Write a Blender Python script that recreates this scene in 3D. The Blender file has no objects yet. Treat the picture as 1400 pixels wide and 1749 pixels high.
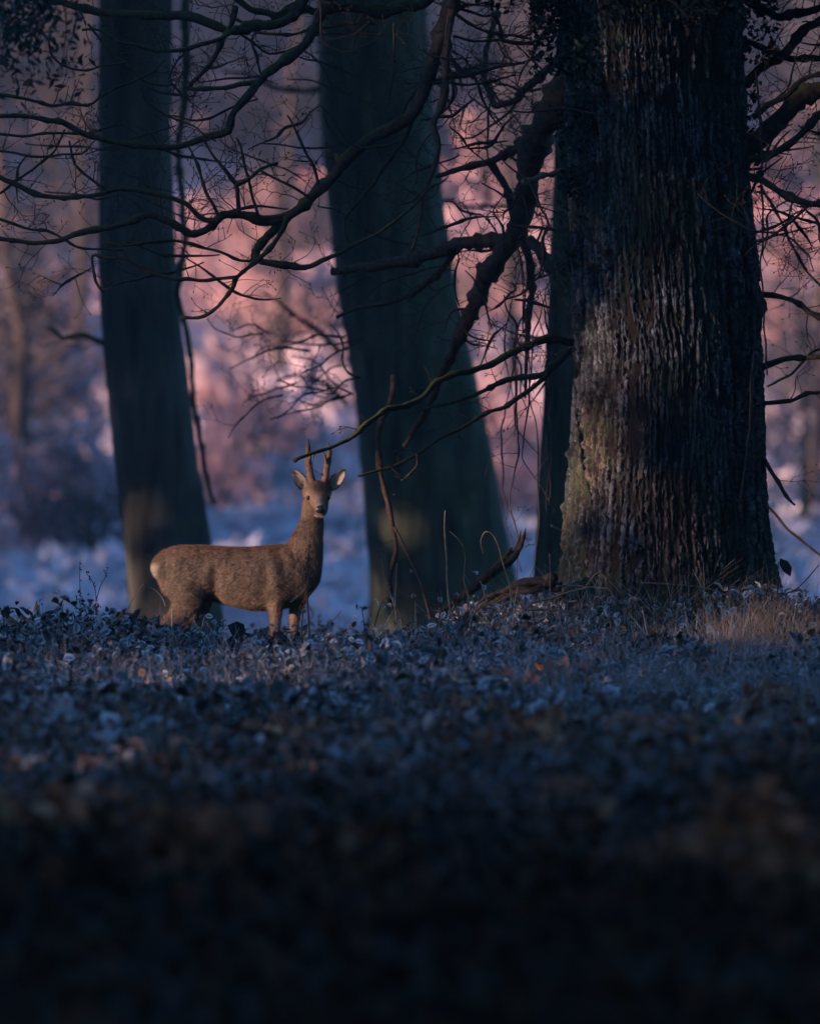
import bpy, math, random
import numpy as np
from mathutils import Vector

# ------------------------------------------------------------------ camera, sky, sun, exposure
S = bpy.context.scene
COL = S.collection
F = 12880.0                      # focal length in photograph pixels
CAMZ = 1.6
HZ = 640.0                       # photograph row of the horizon
PITCH = math.atan((874.5 - HZ) / F)
cam_d = bpy.data.cameras.new('camera')
cam = bpy.data.objects.new('camera', cam_d); COL.objects.link(cam)
cam.location = (0, 0, CAMZ)
cam.rotation_euler = (math.pi / 2 - PITCH, 0, 0)
cam_d.sensor_fit = 'HORIZONTAL'; cam_d.sensor_width = 24.0
cam_d.lens = F / 1400 * 24.0
cam_d.clip_start = 0.5; cam_d.clip_end = 1200
cam_d.dof.use_dof = True
cam_d.dof.focus_distance = 40.7
cam_d.dof.aperture_fstop = cam_d.lens / 1000 / 0.115
S.camera = cam

SUN_EL, SUN_AZ = math.radians(7.0), math.radians(-118.0)   # azimuth clockwise from +Y
W = bpy.data.worlds.new('World'); S.world = W; W.use_nodes = True
nt = W.node_tree; nt.nodes.clear()
sky = nt.nodes.new('ShaderNodeTexSky'); sky.sky_type = 'NISHITA'; sky.sun_disc = False
sky.sun_elevation = SUN_EL; sky.sun_rotation = SUN_AZ
sky.air_density = 1.0; sky.dust_density = 0.1; sky.ozone_density = 5.5; sky.altitude = 0
bg = nt.nodes.new('ShaderNodeBackground'); bg.inputs['Strength'].default_value = 0.12
wo = nt.nodes.new('ShaderNodeOutputWorld')
nt.links.new(sky.outputs[0], bg.inputs[0]); nt.links.new(bg.outputs[0], wo.inputs[0])
sun_d = bpy.data.lights.new('sun', 'SUN'); sun_d.energy = 4.4; sun_d.angle = math.radians(0.6)
sun_d.color = (1.0, 0.66, 0.52)
sun = bpy.data.objects.new('sun', sun_d); COL.objects.link(sun)
sdir = Vector((math.sin(SUN_AZ) * math.cos(SUN_EL), math.cos(SUN_AZ) * math.cos(SUN_EL), math.sin(SUN_EL)))
sun.rotation_euler = sdir.to_track_quat('Z', 'Y').to_euler()
S.view_settings.view_transform = 'Standard'; S.view_settings.look = 'None'
S.view_settings.exposure = 1.85; S.view_settings.gamma = 1.0
S.view_settings.use_curve_mapping = False
S.render.engine = 'CYCLES'
S.cycles.use_denoising = True
S.cycles.max_bounces = 5; S.cycles.diffuse_bounces = 3; S.cycles.volume_bounces = 0
S.cycles.transparent_max_bounces = 4

R = random.Random(7)
N = np.random.RandomState(11)

# ------------------------------------------------------------------ helpers
def P(px, py, d):
    """world point seen at photograph pixel (px, py) at distance d along +Y"""
    u = (px - 700.0) / F; v = (874.5 - py) / F
    c, s = math.cos(PITCH), math.sin(PITCH)
    y = c + v * s; z = -s + v * c
    k = d / y
    return Vector((u * k, d, CAMZ + z * k))

def sm(a, b, t):
    t = np.clip((t - a) / (b - a), 0, 1); return t * t * (3 - 2 * t)

def hash2(i, j, seed):
    n = (i.astype(np.int64) * 374761393 + j.astype(np.int64) * 668265263 + seed * 974711) & 0x7fffffff
    n = ((n ^ (n >> 13)) * 1274126177) & 0x7fffffff
    return ((n ^ (n >> 16)) & 0xffff) / 65535.0

def vnoise(x, y, seed=0, perx=0):
    x = np.asarray(x, float); y = np.asarray(y, float)
    x0 = np.floor(x); y0 = np.floor(y); fx = x - x0; fy = y - y0
    fx = fx * fx * (3 - 2 * fx); fy = fy * fy * (3 - 2 * fy)
    xi = x0.astype(np.int64); yi = y0.astype(np.int64)
    xj = xi + 1
    if perx: xi = xi % perx; xj = xj % perx
    a = hash2(xi, yi, seed); b = hash2(xj, yi, seed); c = hash2(xi, yi + 1, seed); d = hash2(xj, yi + 1, seed)
    return (a * (1 - fx) + b * fx) * (1 - fy) + (c * (1 - fx) + d * fx) * fy * 1.0

def fbm(x, y, seed=0, octv=4):
    r = 0; a = .5
    for k in range(octv):
        r = r + a * (vnoise(x * 2 ** k, y * 2 ** k, seed + k * 17) - .5); a *= .5
    return r

def ground(x, y):
    x = np.asarray(x, float); y = np.asarray(y, float)
    z = 0.42 * np.exp(-((x - 1.5) ** 2 / 1.3 + (y - 41.7) ** 2 / 1.7))
    z += 0.10 * np.exp(-((x + 1.9) ** 2 / 0.6 + (y - 39.6) ** 2 / 1.2))
    z += 0.05 * fbm(x * 0.9, y * 0.9, 3)
    z += np.where(y > 43, -1.6 * sm(43, 72, y), 0) - 0.10 * sm(40.8, 42.5, y) * (1 - sm(-0.4, 0.6, x) * 0.6)
    h = np.clip(y - 75, 0, None)
    z += np.where(h < 105, .0012 * h * h, .0012 * 105 ** 2 + .252 * (h - 105) * 0.6)
    z += sm(75, 120, y) * 1.2 * fbm(x * .07 + 9, y * .07, 5)
    return z

def new_mesh(name, verts, faces, smooth=False, cols=None):
    """faces: (n,k) int array or list of such arrays / lists"""
    me = bpy.data.meshes.new(name)
    verts = np.asarray(verts, np.float32)
    if isinstance(faces, np.ndarray): faces = [faces]
    groups = []
    for f in faces:
        f = np.asarray(f, np.int32)
        if f.size: groups.append(f)
    loops = np.concatenate([g.ravel() for g in groups])
    tot = np.concatenate([np.full(len(g), g.shape[1], np.int32) for g in groups])
    st = np.concatenate([[0], np.cumsum(tot)[:-1]]).astype(np.int32)
    me.vertices.add(len(verts)); me.vertices.foreach_set('co', verts.ravel())
    me.loops.add(len(loops)); me.loops.foreach_set('vertex_index', loops)
    me.polygons.add(len(tot)); me.polygons.foreach_set('loop_start', st)
    try: me.polygons.foreach_set('loop_total', tot)
    except Exception: pass
    me.update(calc_edges=True); me.validate()
    if smooth: me.polygons.foreach_set('use_smooth', np.ones(len(me.polygons), bool))
    if cols is not None and len(me.vertices) == len(verts):
        ca = me.color_attributes.new('Col', 'FLOAT_COLOR', 'POINT')
        c = np.ones((len(verts), 4), np.float32); c[:, :3] = cols
        ca.data.foreach_set('color', c.ravel())
    return me

def obj(name, me, mt=None, parent=None, **props):
    o = bpy.data.objects.new(name, me); COL.objects.link(o)
    if mt is not None and me is not None and not me.materials: me.materials.append(mt)
    if parent is not None: o.parent = parent
    for k, v in props.items(): o[k] = v
    return o

def empty(name, label, cat, loc=(0, 0, 0), group=None):
    o = bpy.data.objects.new(name, None); COL.objects.link(o); o.location = loc
    o['label'] = label; o['category'] = cat
    if group: o['group'] = group
    return o

class Acc:
    def __init__(s): s.v = []; s.f = []; s.c = []; s.n = 0
    def add(s, v, f, c=None):
        v = np.asarray(v, float); s.v.append(v); s.f.append(np.asarray(f) + s.n); s.n += len(v)
        if c is not None:
            c = np.asarray(c, float)
            s.c.append(np.broadcast_to(c, (len(v), 3)))
    def tube(s, pts, rad, seg=7, c=None, rough=0.0):
        pts = np.asarray([tuple(p) for p in pts], float); n = len(pts)
        rad = np.broadcast_to(np.asarray(rad, float), (n,)) if np.ndim(rad) == 0 else np.asarray(rad, float)
        t = np.gradient(pts, axis=0); t /= (np.linalg.norm(t, axis=1)[:, None] + 1e-9)
        ref = np.array([0, 1.0, 0]) if abs(t[:, 1]).mean() < .8 else np.array([1.0, 0, 0])
        a = np.cross(t, ref); a /= (np.linalg.norm(a, axis=1)[:, None] + 1e-9); b = np.cross(t, a)
        th = np.linspace(0, 2 * math.pi, seg, endpoint=False)
        ring = a[:, None, :] * np.cos(th)[None, :, None] + b[:, None, :] * np.sin(th)[None, :, None]
        rr = rad[:, None, None] * np.ones((n, seg, 1))
        if rough: rr = rr * (1 + rough * (N.rand(n, seg, 1) - .5) * 2)
        v = (pts[:, None, :] + ring * rr).reshape(-1, 3)
        i = np.arange(n - 1)[:, None] * seg; j = np.arange(seg)[None, :]; j2 = (j + 1) % seg
        f = np.stack([i + j, i + j2, i + seg + j2, i + seg + j], -1).reshape(-1, 4)
        base = len(v)
        v = np.concatenate([v, pts[:1], pts[-1:]])
        cap = np.array([[base, (k + 1) % seg, k, k] for k in range(seg)] + [[base + 1, base - seg + k, base - seg + (k + 1) % seg, base - seg + (k + 1) % seg] for k in range(seg)])
        s.add(v, f, c); s.n -= len(v)
        s.caps = getattr(s, 'caps', []); s.caps.append(cap[:, :3] + s.n); s.n += len(v)
    def mesh(s, name, smooth=True):
        fs = {}
        for f in s.f: fs.setdefault(f.shape[1], []).append(f)
        for f in getattr(s, 'caps', []): fs.setdefault(3, []).append(f)
        groups = [np.concatenate(x) for x in fs.values()]
        cols = np.concatenate(s.c) if s.c else None
        return new_mesh(name, np.concatenate(s.v), groups, smooth, cols)

def crom(pts, n=6):
    """Catmull-Rom through rows of pts"""
    p = np.asarray(pts, float)
    if len(p) < 3:
        t = np.linspace(0, 1, n * 2)[:, None]; return p[0] * (1 - t) + p[-1] * t
    q = np.vstack([2 * p[0] - p[1], p, 2 * p[-1] - p[-2]])
    out = []
    for i in range(1, len(q) - 2):
        t = np.linspace(0, 1, n, endpoint=False)[:, None]
        a, b, c, d = q[i - 1], q[i], q[i + 1], q[i + 2]
        out.append(.5 * ((2 * b) + (c - a) * t + (2 * a - 5 * b + 4 * c - d) * t ** 2 + (3 * b - a - 3 * c + d) * t ** 3))
    out.append(p[-1:]); return np.vstack(out)

def nodes_mat(name):
    m = bpy.data.materials.new(name); m.use_nodes = True
    n = m.node_tree; b = n.nodes['Principled BSDF']
    return m, n, b

def mat(name, c1, c2=None, scale=8.0, rough=0.85, bump=0.0, stretch=(1, 1, 1), detail=5, moss=None, moss_amt=0.5, spec=0.2, attr=False, c3=None):
    m, n, b = nodes_mat(name)
    b.inputs['Roughness'].default_value = rough
    b.inputs['Specular IOR Level'].default_value = spec
    tc = n.nodes.new('ShaderNodeTexCoord'); mp = n.nodes.new('ShaderNodeMapping')
    mp.inputs['Scale'].default_value = stretch
    n.links.new(tc.outputs['Object'], mp.inputs[0])
    no = n.nodes.new('ShaderNodeTexNoise'); no.inputs['Scale'].default_value = scale; no.inputs['Detail'].default_value = detail
    no.inputs['Roughness'].default_value = .65
    n.links.new(mp.outputs[0], no.inputs['Vector'])
    if attr:
        at = n.nodes.new('ShaderNodeAttribute'); at.attribute_name = 'Col'
        hs = n.nodes.new('ShaderNodeMix'); hs.data_type = 'RGBA'; hs.blend_type = 'MULTIPLY'
        hs.inputs[0].default_value = 1.0
        r2 = n.nodes.new('ShaderNodeValToRGB'); r2.color_ramp.elements[0].position = .3; r2.color_ramp.elements[1].position = .7
        r2.color_ramp.elements[0].color = (.6, .6, .6, 1); r2.color_ramp.elements[1].color = (1.3, 1.3, 1.3, 1)
        n.links.new(no.outputs[0], r2.inputs[0])
        n.links.new(at.outputs['Color'], hs.inputs[6]); n.links.new(r2.outputs[0], hs.inputs[7])
        out = hs.outputs[2]
    else:
        rp = n.nodes.new('ShaderNodeValToRGB'); e = rp.color_ramp.elements
        e[0].position = .33; e[1].position = .68
        e[0].color = (*c1, 1); e[1].color = (*(c2 or c1), 1)
        if c3:
            x = e.new(.8); x.color = (*c3, 1)
        n.links.new(no.outputs[0], rp.inputs[0]); out = rp.outputs[0]
    if moss:
        ge = n.nodes.new('ShaderNodeNewGeometry'); sp = n.nodes.new('ShaderNodeSeparateXYZ')
        n.links.new(ge.outputs['Normal'], sp.inputs[0])
        n2 = n.nodes.new('ShaderNodeTexNoise'); n2.inputs['Scale'].default_value = 5; n2.inputs['Detail'].default_value = 4
        n.links.new(tc.outputs['Object'], n2.inputs['Vector'])
        ma = n.nodes.new('ShaderNodeMath'); ma.operation = 'MULTIPLY_ADD'; ma.inputs[1].default_value = .55
        n.links.new(sp.outputs[2], ma.inputs[0]); n.links.new(n2.outputs[0], ma.inputs[2])
        r3 = n.nodes.new('ShaderNodeMapRange'); r3.inputs[1].default_value = 1 - moss_amt; r3.inputs[2].default_value = 1.15 - moss_amt
        n.links.new(ma.outputs[0], r3.inputs[0])
        mx = n.nodes.new('ShaderNodeMix'); mx.data_type = 'RGBA'; mx.inputs[7].default_value = (*moss, 1)
        n.links.new(r3.outputs[0], mx.inputs[0]); n.links.new(out, mx.inputs[6]); out = mx.outputs[2]
    n.links.new(out, b.inputs['Base Color'])
    if bump:
        bp = n.nodes.new('ShaderNodeBump'); bp.inputs['Strength'].default_value = 1.0; bp.inputs['Distance'].default_value = bump
        n.links.new(no.outputs[0], bp.inputs['Height']); n.links.new(bp.outputs[0], b.inputs['Normal'])
    return m

M_SOIL = mat('leaf_litter_soil', (.02, .014, .010), (.07, .045, .03), 14, .95, .02)
M_HILL = mat('frosted_hillside', (.20, .14, .14), (.44, .37, .40), .5, .95, .05, detail=8)
_n = M_HILL.node_tree; _b = _n.nodes['Principled BSDF']      # woodland floor up the slope, its shade put into the dark colour
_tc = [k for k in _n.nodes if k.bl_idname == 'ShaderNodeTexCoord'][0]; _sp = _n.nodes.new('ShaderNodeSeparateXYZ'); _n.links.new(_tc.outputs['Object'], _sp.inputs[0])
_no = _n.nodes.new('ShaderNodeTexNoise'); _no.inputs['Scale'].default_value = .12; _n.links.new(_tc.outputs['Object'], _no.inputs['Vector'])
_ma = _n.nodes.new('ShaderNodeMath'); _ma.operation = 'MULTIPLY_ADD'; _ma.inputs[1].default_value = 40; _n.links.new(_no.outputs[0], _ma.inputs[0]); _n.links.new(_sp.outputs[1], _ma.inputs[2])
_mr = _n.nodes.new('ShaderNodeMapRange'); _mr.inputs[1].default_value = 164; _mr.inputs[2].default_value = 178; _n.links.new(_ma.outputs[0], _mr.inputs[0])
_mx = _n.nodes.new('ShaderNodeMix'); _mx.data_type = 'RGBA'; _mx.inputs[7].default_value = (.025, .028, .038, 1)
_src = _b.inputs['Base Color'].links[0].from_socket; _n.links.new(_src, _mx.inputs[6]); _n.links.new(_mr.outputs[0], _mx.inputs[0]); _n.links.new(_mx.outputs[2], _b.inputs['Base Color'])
M_LEAF = mat('frosted_leaf', None, None, 60, .8, attr=True)
M_PLANT = mat('bramble_leaf', None, None, 60, .7, attr=True)
M_BARK_OAK = mat('oak_bark', None, None, 55, .9, .004, (1, 1, .45), attr=True)
M_BARK_BEECH = mat('smooth_bark', (.009, .011, .011), (.070, .068, .056), 7, .9, .02, (1, 1, .16), moss=(.045, .06, .02), moss_amt=.36)
M_BARK_MOSSY = mat('mossy_bark', (.006, .010, .009), (.070, .078, .050), 9, .9, .02, (1, 1, .14), moss=(.025, .040, .014), moss_amt=.44)
M_BRANCH = mat('oak_branch_bark', (.014, .011, .009), (.060, .046, .034), 40, .9, .003, moss=(.045, .055, .014), moss_amt=.32)
M_BRANCHD = mat('dead_branch_bark', (.03, .02, .016), (.10, .065, .045), 30, .9, .004, moss=(.04, .05, .02), moss_amt=.12)
M_TWIG = mat('twig_bark', (.022, .016, .013), (.07, .048, .038), 60, .8)
M_IVY = mat('ivy_leaf', (.003, .010, .008), (.008, .026, .02), 12, .6, spec=.15)
M_MOSS = mat('moss_growth', (.02, .035, .01), (.06, .09, .025), 40, .95)
M_DRY = mat('dry_grass', (.17, .115, .07), (.33, .25, .16), 30, .8)
M_DEAD = mat('dead_leaf', (.09, .045, .025), (.20, .10, .055), 30, .8)
M_DARK_FOLIAGE = mat('dark_foliage', (.008, .014, .008), (.018, .03, .015), 3, .8)
M_HTREE = mat('frosted_scrub', (.22, .10, .095), (.66, .40, .39), 2.2, .95)
M_HDARK = mat('dark_scrub', (.035, .035, .045), (.10, .08, .09), 2.2, .95)
M_FUR = mat('deer_coat', None, None, 120, .85, attr=True)
M_ANTL = mat('antler_velvet', (.07, .042, .028), (.20, .13, .085), 60, .95, .004)
M_EYE, _n, _b = nodes_mat('deer_eye'); _b.inputs['Base Color'].default_value = (.01, .007, .006, 1); _b.inputs['Roughness'].default_value = .12
M_NOSE, _n, _b = nodes_mat('deer_nose'); _b.inputs['Base Color'].default_value = (.012, .012, .014, 1); _b.inputs['Roughness'].default_value = .38

# ------------------------------------------------------------------ ground and hillside
def sheet(name, xs, ys, mt, **props):
    X, Y = np.meshgrid(xs, ys); Z = ground(X, Y)
    nx, ny = len(xs), len(ys)
    v = np.stack([X, Y, Z], -1).reshape(-1, 3)
    i = np.arange(ny - 1)[:, None] * nx; j = np.arange(nx - 1)[None, :]
    f = np.stack([i + j, i + j + 1, i + nx + j + 1, i + nx + j], -1).reshape(-1, 4)
    return obj(name, new_mesh(name, v, f, True), mt, kind='structure', **props)
xs = np.concatenate([np.linspace(-120, -8, 20), np.linspace(-7, 7, 113), np.linspace(8, 120, 20)])
sheet('ground', xs, np.concatenate([np.linspace(-30, 14, 15), np.linspace(14.5, 48, 200), np.linspace(49, 76, 30)]), M_SOIL)
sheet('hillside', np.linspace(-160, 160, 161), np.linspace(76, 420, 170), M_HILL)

# ------------------------------------------------------------------ haze
HZB = (-70, 70, -12, 235, -3.4, 33)
def box_mesh(name, x0, x1, y0, y1, z0, z1):
    v = [(x, y, z) for x in (x0, x1) for y in (y0, y1) for z in (z0, z1)]
    f = np.array([[0, 1, 3, 2], [4, 6, 7, 5], [0, 4, 5, 1], [2, 3, 7, 6], [0, 2, 6, 4], [1, 5, 7, 3]])
    return new_mesh(name, v, f)
HAZE = 0.0007
mh = bpy.data.materials.new('haze_air'); mh.use_nodes = True; mh.node_tree.nodes.clear()
pv = mh.node_tree.nodes.new('ShaderNodeVolumePrincipled'); mo = mh.node_tree.nodes.new('ShaderNodeOutputMaterial')
pv.inputs['Color'].default_value = (.82, .88, 1.0, 1); pv.inputs['Density'].default_value = HAZE; pv.inputs['Anisotropy'].default_value = 0.2
mh.node_tree.links.new(pv.outputs[0], mo.inputs['Volume'])
if HAZE > 0:
    obj('haze', box_mesh('haze', -200, 200, -40, 440, -4.5, 62), mh, kind='stuff')

# ------------------------------------------------------------------ leaf clouds
def quads(cen, size, nrm_bias=None, aspect=1.0):
    n = len(cen)
    a = N.randn(n, 3)
    if nrm_bias is not None: a += nrm_bias
    a /= np.linalg.norm(a, axis=1)[:, None]
    b = N.randn(n, 3); b -= (b * a).sum(1)[:, None] * a; b /= np.linalg.norm(b, axis=1)[:, None]
    c = np.cross(a, b)
    s = np.asarray(size).reshape(-1, 1) * np.ones((n, 1))
    b = b * s; c = c * s * aspect
    v = np.stack([cen - b, cen - c * .7 + b * .1, cen + b, cen + c * .7 - b * .1], 1).reshape(-1, 3)
    return v, np.arange(n * 4).reshape(-1, 4)

# unseen leaf masses added for shade: belts on the sun side, a roof
def blob(n, c, r):
    p = N.randn(n, 3); p /= np.linalg.norm(p, axis=1)[:, None]; p *= N.rand(n, 1) ** .4
    return np.asarray(c) + p * np.asarray(r)
cl = []
for k in range(52):          # belt on the sun side, well clear of the view
    y = -30 + k * 1.9
    x = -22 - R.random() * 5
    cl.append(blob(1700 if y > 14 else 2800, (x, y, R.uniform(2.0, 3.5)), (2.8, 2.4, 3.8)))
    cl.append(blob(2000, (x - 3.0, y + 1, 7.2), (3.0, 2.4, 3.4)))
for k in range(34):          # lower added mass farther on: keeps the meadow at the hill's foot in shade
    y = 46 + k * 2.3; x = -36 - R.random() * 5
    cl.append(blob(2200, (x, y, float(ground(x, y)) + 3.0 + R.random() * 2.2), (2.6, 2.4, 4.6)))
for k in range(64):          # tall unseen masses added to shade the upper hill
    y = 126 + R.random() * 52; x = -26 - R.random() * 14
    cl.append(blob(700, (x, y, float(ground(x, y)) + R.uniform(5.0, 10)), (2.4, 2.8, 5.0)))
for k in range(7):
    y = 96 + R.random() * 34; x = -24 - R.random() * 10
    cl.append(blob(500, (x, y, float(ground(x, y)) + R.uniform(3, 7)), (2.2, 1.6, 3.0)))
for k in range(60):          # leaf roof added to darken the near ground
    y = R.uniform(-9, 24); x = R.uniform(-5.5, 6)
    zt = CAMZ + max(y, 0) * 0.052 + 1.3 + R.random() * 1.2
    cl.append(blob(900, (x, y, zt + 1.0), (2.3, 2.3, 1.0)))
for k in range(16):          # more added blockers behind the camera and to the right
    cl.append(blob(600, (R.uniform(-8, 8), -11 + R.uniform(-2, 1), R.uniform(1, 6)), (2.4, 2.0, 2.6)))
    cl.append(blob(900, (3.9 + R.random() * 1.5, R.uniform(32, 41), R.uniform(.8, 5)), (1.1, 1.6, 1.6)))
    y = R.uniform(-5, 42); cl.append(blob(450, (6.5 + y * .05 + R.random() * 2, y, R.uniform(1.5, 6)), (2.0, 2.4, 2.8)))
c = np.concatenate(cl)
# leaves cut away so the low sun reaches the deer and the trunks
sd_ = np.array(sdir)
def hits_on(c, x0):          # where the ray from a leaf away from the sun crosses the plane x = x0
    t = (x0 - c[:, 0]) / -sd_[0]; return c[:, 1] - sd_[1] * t, c[:, 2] - sd_[2] * t
yy, zz = hits_on(c, -.9); left = c[:, 0] < -15
gap = left & (np.abs(yy - 42.45) < 1.15) & (zz > .10) & (zz < 1.32) & (N.rand(len(c)) < .87)
yy, zz = hits_on(c, 1.3)
gap |= left & (np.abs(yy - 41.45) < .8) & (zz > 0) & (N.rand(len(c)) < .66 * (1 - sm(1.1, 2.8, zz)))
yy, zz = hits_on(c, -2.2); gap |= left & (np.abs(yy - 55.6) < .8) & (N.rand(len(c)) < .78 * (1 - sm(-.4, 2.9, zz)))
yy, zz = hits_on(c, -.5); gap |= left & (np.abs(yy - 59.6) < .7) & (N.rand(len(c)) < .62 * (1 - sm(-.2, 1.2, zz)))
# more leaves cut away to let sun on to the middle hillside
yy, zz = hits_on(c, -1.0); nz_ = fbm(yy * .16, zz * .5, 140)
gap |= left & (yy > 117 + 24 * nz_) & (yy < 149 + 14 * nz_) & (zz > ground(-1.0 + 0 * yy, yy) - .6) & (N.rand(len(c)) < .985)
c = c[~gap]
v, f = quads(c, .11 + .13 * N.rand(len(c)))
obj('unseen_shade_foliage', new_mesh('unseen_shade_foliage', v, f), M_DARK_FOLIAGE, kind='stuff')
a = Acc()  # unseen trunks standing under the added shade foliage
for k in range(46):
    if k < 26:
        y = -30 + k * 3.2
        if 20 < y < 34: continue
        x = -23 - R.random() * 5
    else:
        y = R.uniform(-12, 40); x = 7.5 + y * .05 + R.random() * 2
    z0 = float(ground(x, y)); r = R.uniform(.12, .3)
    a.tube([(x, y, z0 - .2), (x + .1, y, z0 + 4), (x + R.uniform(-.4, .4), y, z0 + 9)], [r * 1.2, r, r * .5], 8)
obj('unseen_shade_trunks', a.mesh('unseen_shade_trunks'), M_BARK_MOSSY, kind='stuff')

# ------------------------------------------------------------------ hillside scrub and trees
def hill_cover():
    n = 60000
    y = 60 + 130 * N.rand(n) ** .8; x = (N.rand(n) - .5) * (y * .16 + 6) + 0
    keep = fbm(x * .25, y * .10, 40) > -.10
    x, y = x[keep], y[keep]
    z = ground(x, y); s = .10 + .22 * N.rand(len(x)) * sm(60, 110, y) + .03
    cen = np.stack([x, y, z + s * .6], 1)
    v, f = quads(cen, s, np.array([0, 0, .2]), .5)
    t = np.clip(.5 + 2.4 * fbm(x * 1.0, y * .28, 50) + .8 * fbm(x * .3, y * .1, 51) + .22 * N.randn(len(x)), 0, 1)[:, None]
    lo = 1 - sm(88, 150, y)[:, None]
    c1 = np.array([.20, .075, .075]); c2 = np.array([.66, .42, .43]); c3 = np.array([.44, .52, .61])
    c = c1 * (1 - t) + c2 * t; c = c * (1 - lo) + (c * .3 + c3 * .7) * lo  # pale blue low down: frost, with valley mist painted into the colour
    up = sm(-4, 10, y - 156 + 22 * fbm(x * .3, y * .06, 52))[:, None]; c = c * (1 - up) + np.array([.040, .046, .065]) * (.5 + t) * up  # cover darkened uphill too, shade of the woods in its colour
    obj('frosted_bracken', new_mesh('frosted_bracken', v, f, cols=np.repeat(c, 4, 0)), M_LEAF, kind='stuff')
hill_cover()

def scrub_meshes(kind, seed):
    rr = np.random.RandomState(seed)
    if kind == 'bush':
        n = 900; p = rr.randn(n, 3); p /= np.linalg.norm(p, axis=1)[:, None]; p *= rr.rand(n, 1) ** .5
        lob = np.array([[0, 0, 1.0], [.9, .1, .8], [-.8, .2, .7], [.3, -.3, 1.5]])
        q = lob[rr.randint(0, 4, n)]
        cen = q + p * np.array([1.0, .8, .75]); cen[:, 2] = np.abs(cen[:, 2]); s = .05 + .10 * rr.rand(n)
    else:
        n = 1500; t = rr.rand(n); ang = rr.rand(n) * 6.283; r = (1 - t) * 1.7 * rr.rand(n) ** .5 + .1
        lay = np.round(t * 7) / 7
        cen = np.stack([np.cos(ang) * r, np.sin(ang) * r, .8 + lay * 4.4 + .25 * rr.randn(n) - r * .15], 1); s = .06 + .12 * rr.rand(n)
    v, f = quads(cen, s, None, .6)
    a = Acc()
    for k in range(7 if kind == 'bush' else 1):
        if kind == 'bush':
            d = rr.randn(2) * .6; a.tube([(0, 0, -.3), (d[0] * .5, d[1] * .5, .7), (d[0], d[1], 1.6)], [.05, .035, .012], 5)
        else: a.tube([(0, 0, -.4), (.05, 0, 2.5), (0, 0, 5.3)], [.13, .09, .02], 6)
    return new_mesh('crown', v, f), a.mesh('stem')
protos = {}
for kind, mm, nm in (('bush', M_HTREE, 'pale'), ('bush', M_HDARK, 'dark'), ('conifer', M_HDARK, 'fir')):
    cm, sm_ = scrub_meshes(kind, len(protos) + 3)
    cm.materials.append(mm); sm_.materials.append(M_BARK_MOSSY)
    protos[nm] = (cm, sm_)
HP = []
def hill_plant(nm, px, d, scale, name, what, cat, group, rz=0):
    x = (px - 700) / F * d; z = float(ground(x, d))
    e = empty(name, what, cat, (x, d, z), group); e.scale = (scale * 1.15, scale, scale); e.rotation_euler[2] = rz
    obj('crown', protos[nm][0], None, e); obj('stem', protos[nm][1], None, e)
    reg = ('left of the slim trunk' if px < 240 else 'between slim and mossy trunks' if px < 680 else 'between mossy trunk and oak' if px < 1140 else 'right of the oak')
    HP.append((what, reg, d, px, e))
# dark firs and scrub seen out of focus between the trunks
for (px, d, s) in ((90, 150, .95), (-5, 158, 1.2), (395, 168, .9), (520, 164, .7), (860, 160, 1.0), (910, 148, .8), (1345, 160, 1.0), (1400, 150, .9), (45, 112, .7), (1372, 104, .6)):
    hill_plant('fir', px, d, s, 'fir_tree', 'dark blurred fir', 'fir tree', 'firs on the far hillside', R.random() * 6)
for k in range(66):
    d = 98 + 74 * R.random(); px = R.choice([R.uniform(-10, 175), R.uniform(320, 545), R.uniform(800, 960), R.uniform(1310, 1410)])
    if k % 3:
        hill_plant('pale', px, d, R.uniform(.30, .75), 'frosted_bush', 'pale frosted bush', 'bush', 'frosted bushes on the far hillside', R.random() * 6)
    else:
        if 320 < px < 560 and d < 128: d += 30
        hill_plant('dark', px, d, R.uniform(.35, .75), 'dark_bush', 'low dark bush', 'bush', 'dark bushes on the far hillside', R.random() * 6)
def sapling_mesh(seed):
    rr = random.Random(seed); a = Acc(); b = Acc(); z = -.4; x = 0; pts = []
    for i in range(9): pts.append((x, 0, z)); x += rr.gauss(0, .10); z += 1.1
    a.tube(crom(pts, 3), np.linspace(.13, .03, 25), 7)
    for i in range(70):
        h = rr.uniform(1.5, 8); s_ = rr.choice((-1, 1)); L = rr.uniform(.6, 1.8); yy = rr.uniform(-.8, .8)
        q = [(0, 0, h), (s_ * L * .5, yy * .5, h + .35 * L), (s_ * L, yy, h + .5 * L)]; b.tube(q, [.02, .014, .006], 4)
    return a.mesh('trunk'), b.mesh('branches')
sap_t, sap_b = sapling_mesh(5); sap_t.materials.append(M_TWIG); sap_b.materials.append(M_TWIG)
for i, (px, d, lb) in enumerate(((58, 104, 'thin bare tree blurred nearest the left border, behind the bramble heap'), (24, 118, 'faint thin bare tree at the very left border on the slope'), (132, 128, 'faint thin bare tree close left of the slim trunk'), (1374, 106, 'thin bare blurred tree between the oak and the right border'), (470, 125, 'thin bare blurred tree on the slope above the deer back'), (880, 122, 'thin bare blurred tree between the mossy trunk and the oak'))):
    x = (px - 700) / F * d; e = empty('sapling', lb, 'tree', (x, d, float(ground(x, d)))); e.rotation_euler[2] = i
    obj('trunk', sap_t, None, e); obj('branches', sap_b, None, e, kind='stuff')
ORD = ['topmost', 'second', 'third', 'fourth', 'fifth', 'sixth', 'seventh', 'eighth', 'ninth', 'tenth', 'eleventh', 'twelfth', 'thirteenth', 'fourteenth', 'fifteenth', 'sixteenth', 'seventeenth']
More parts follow.
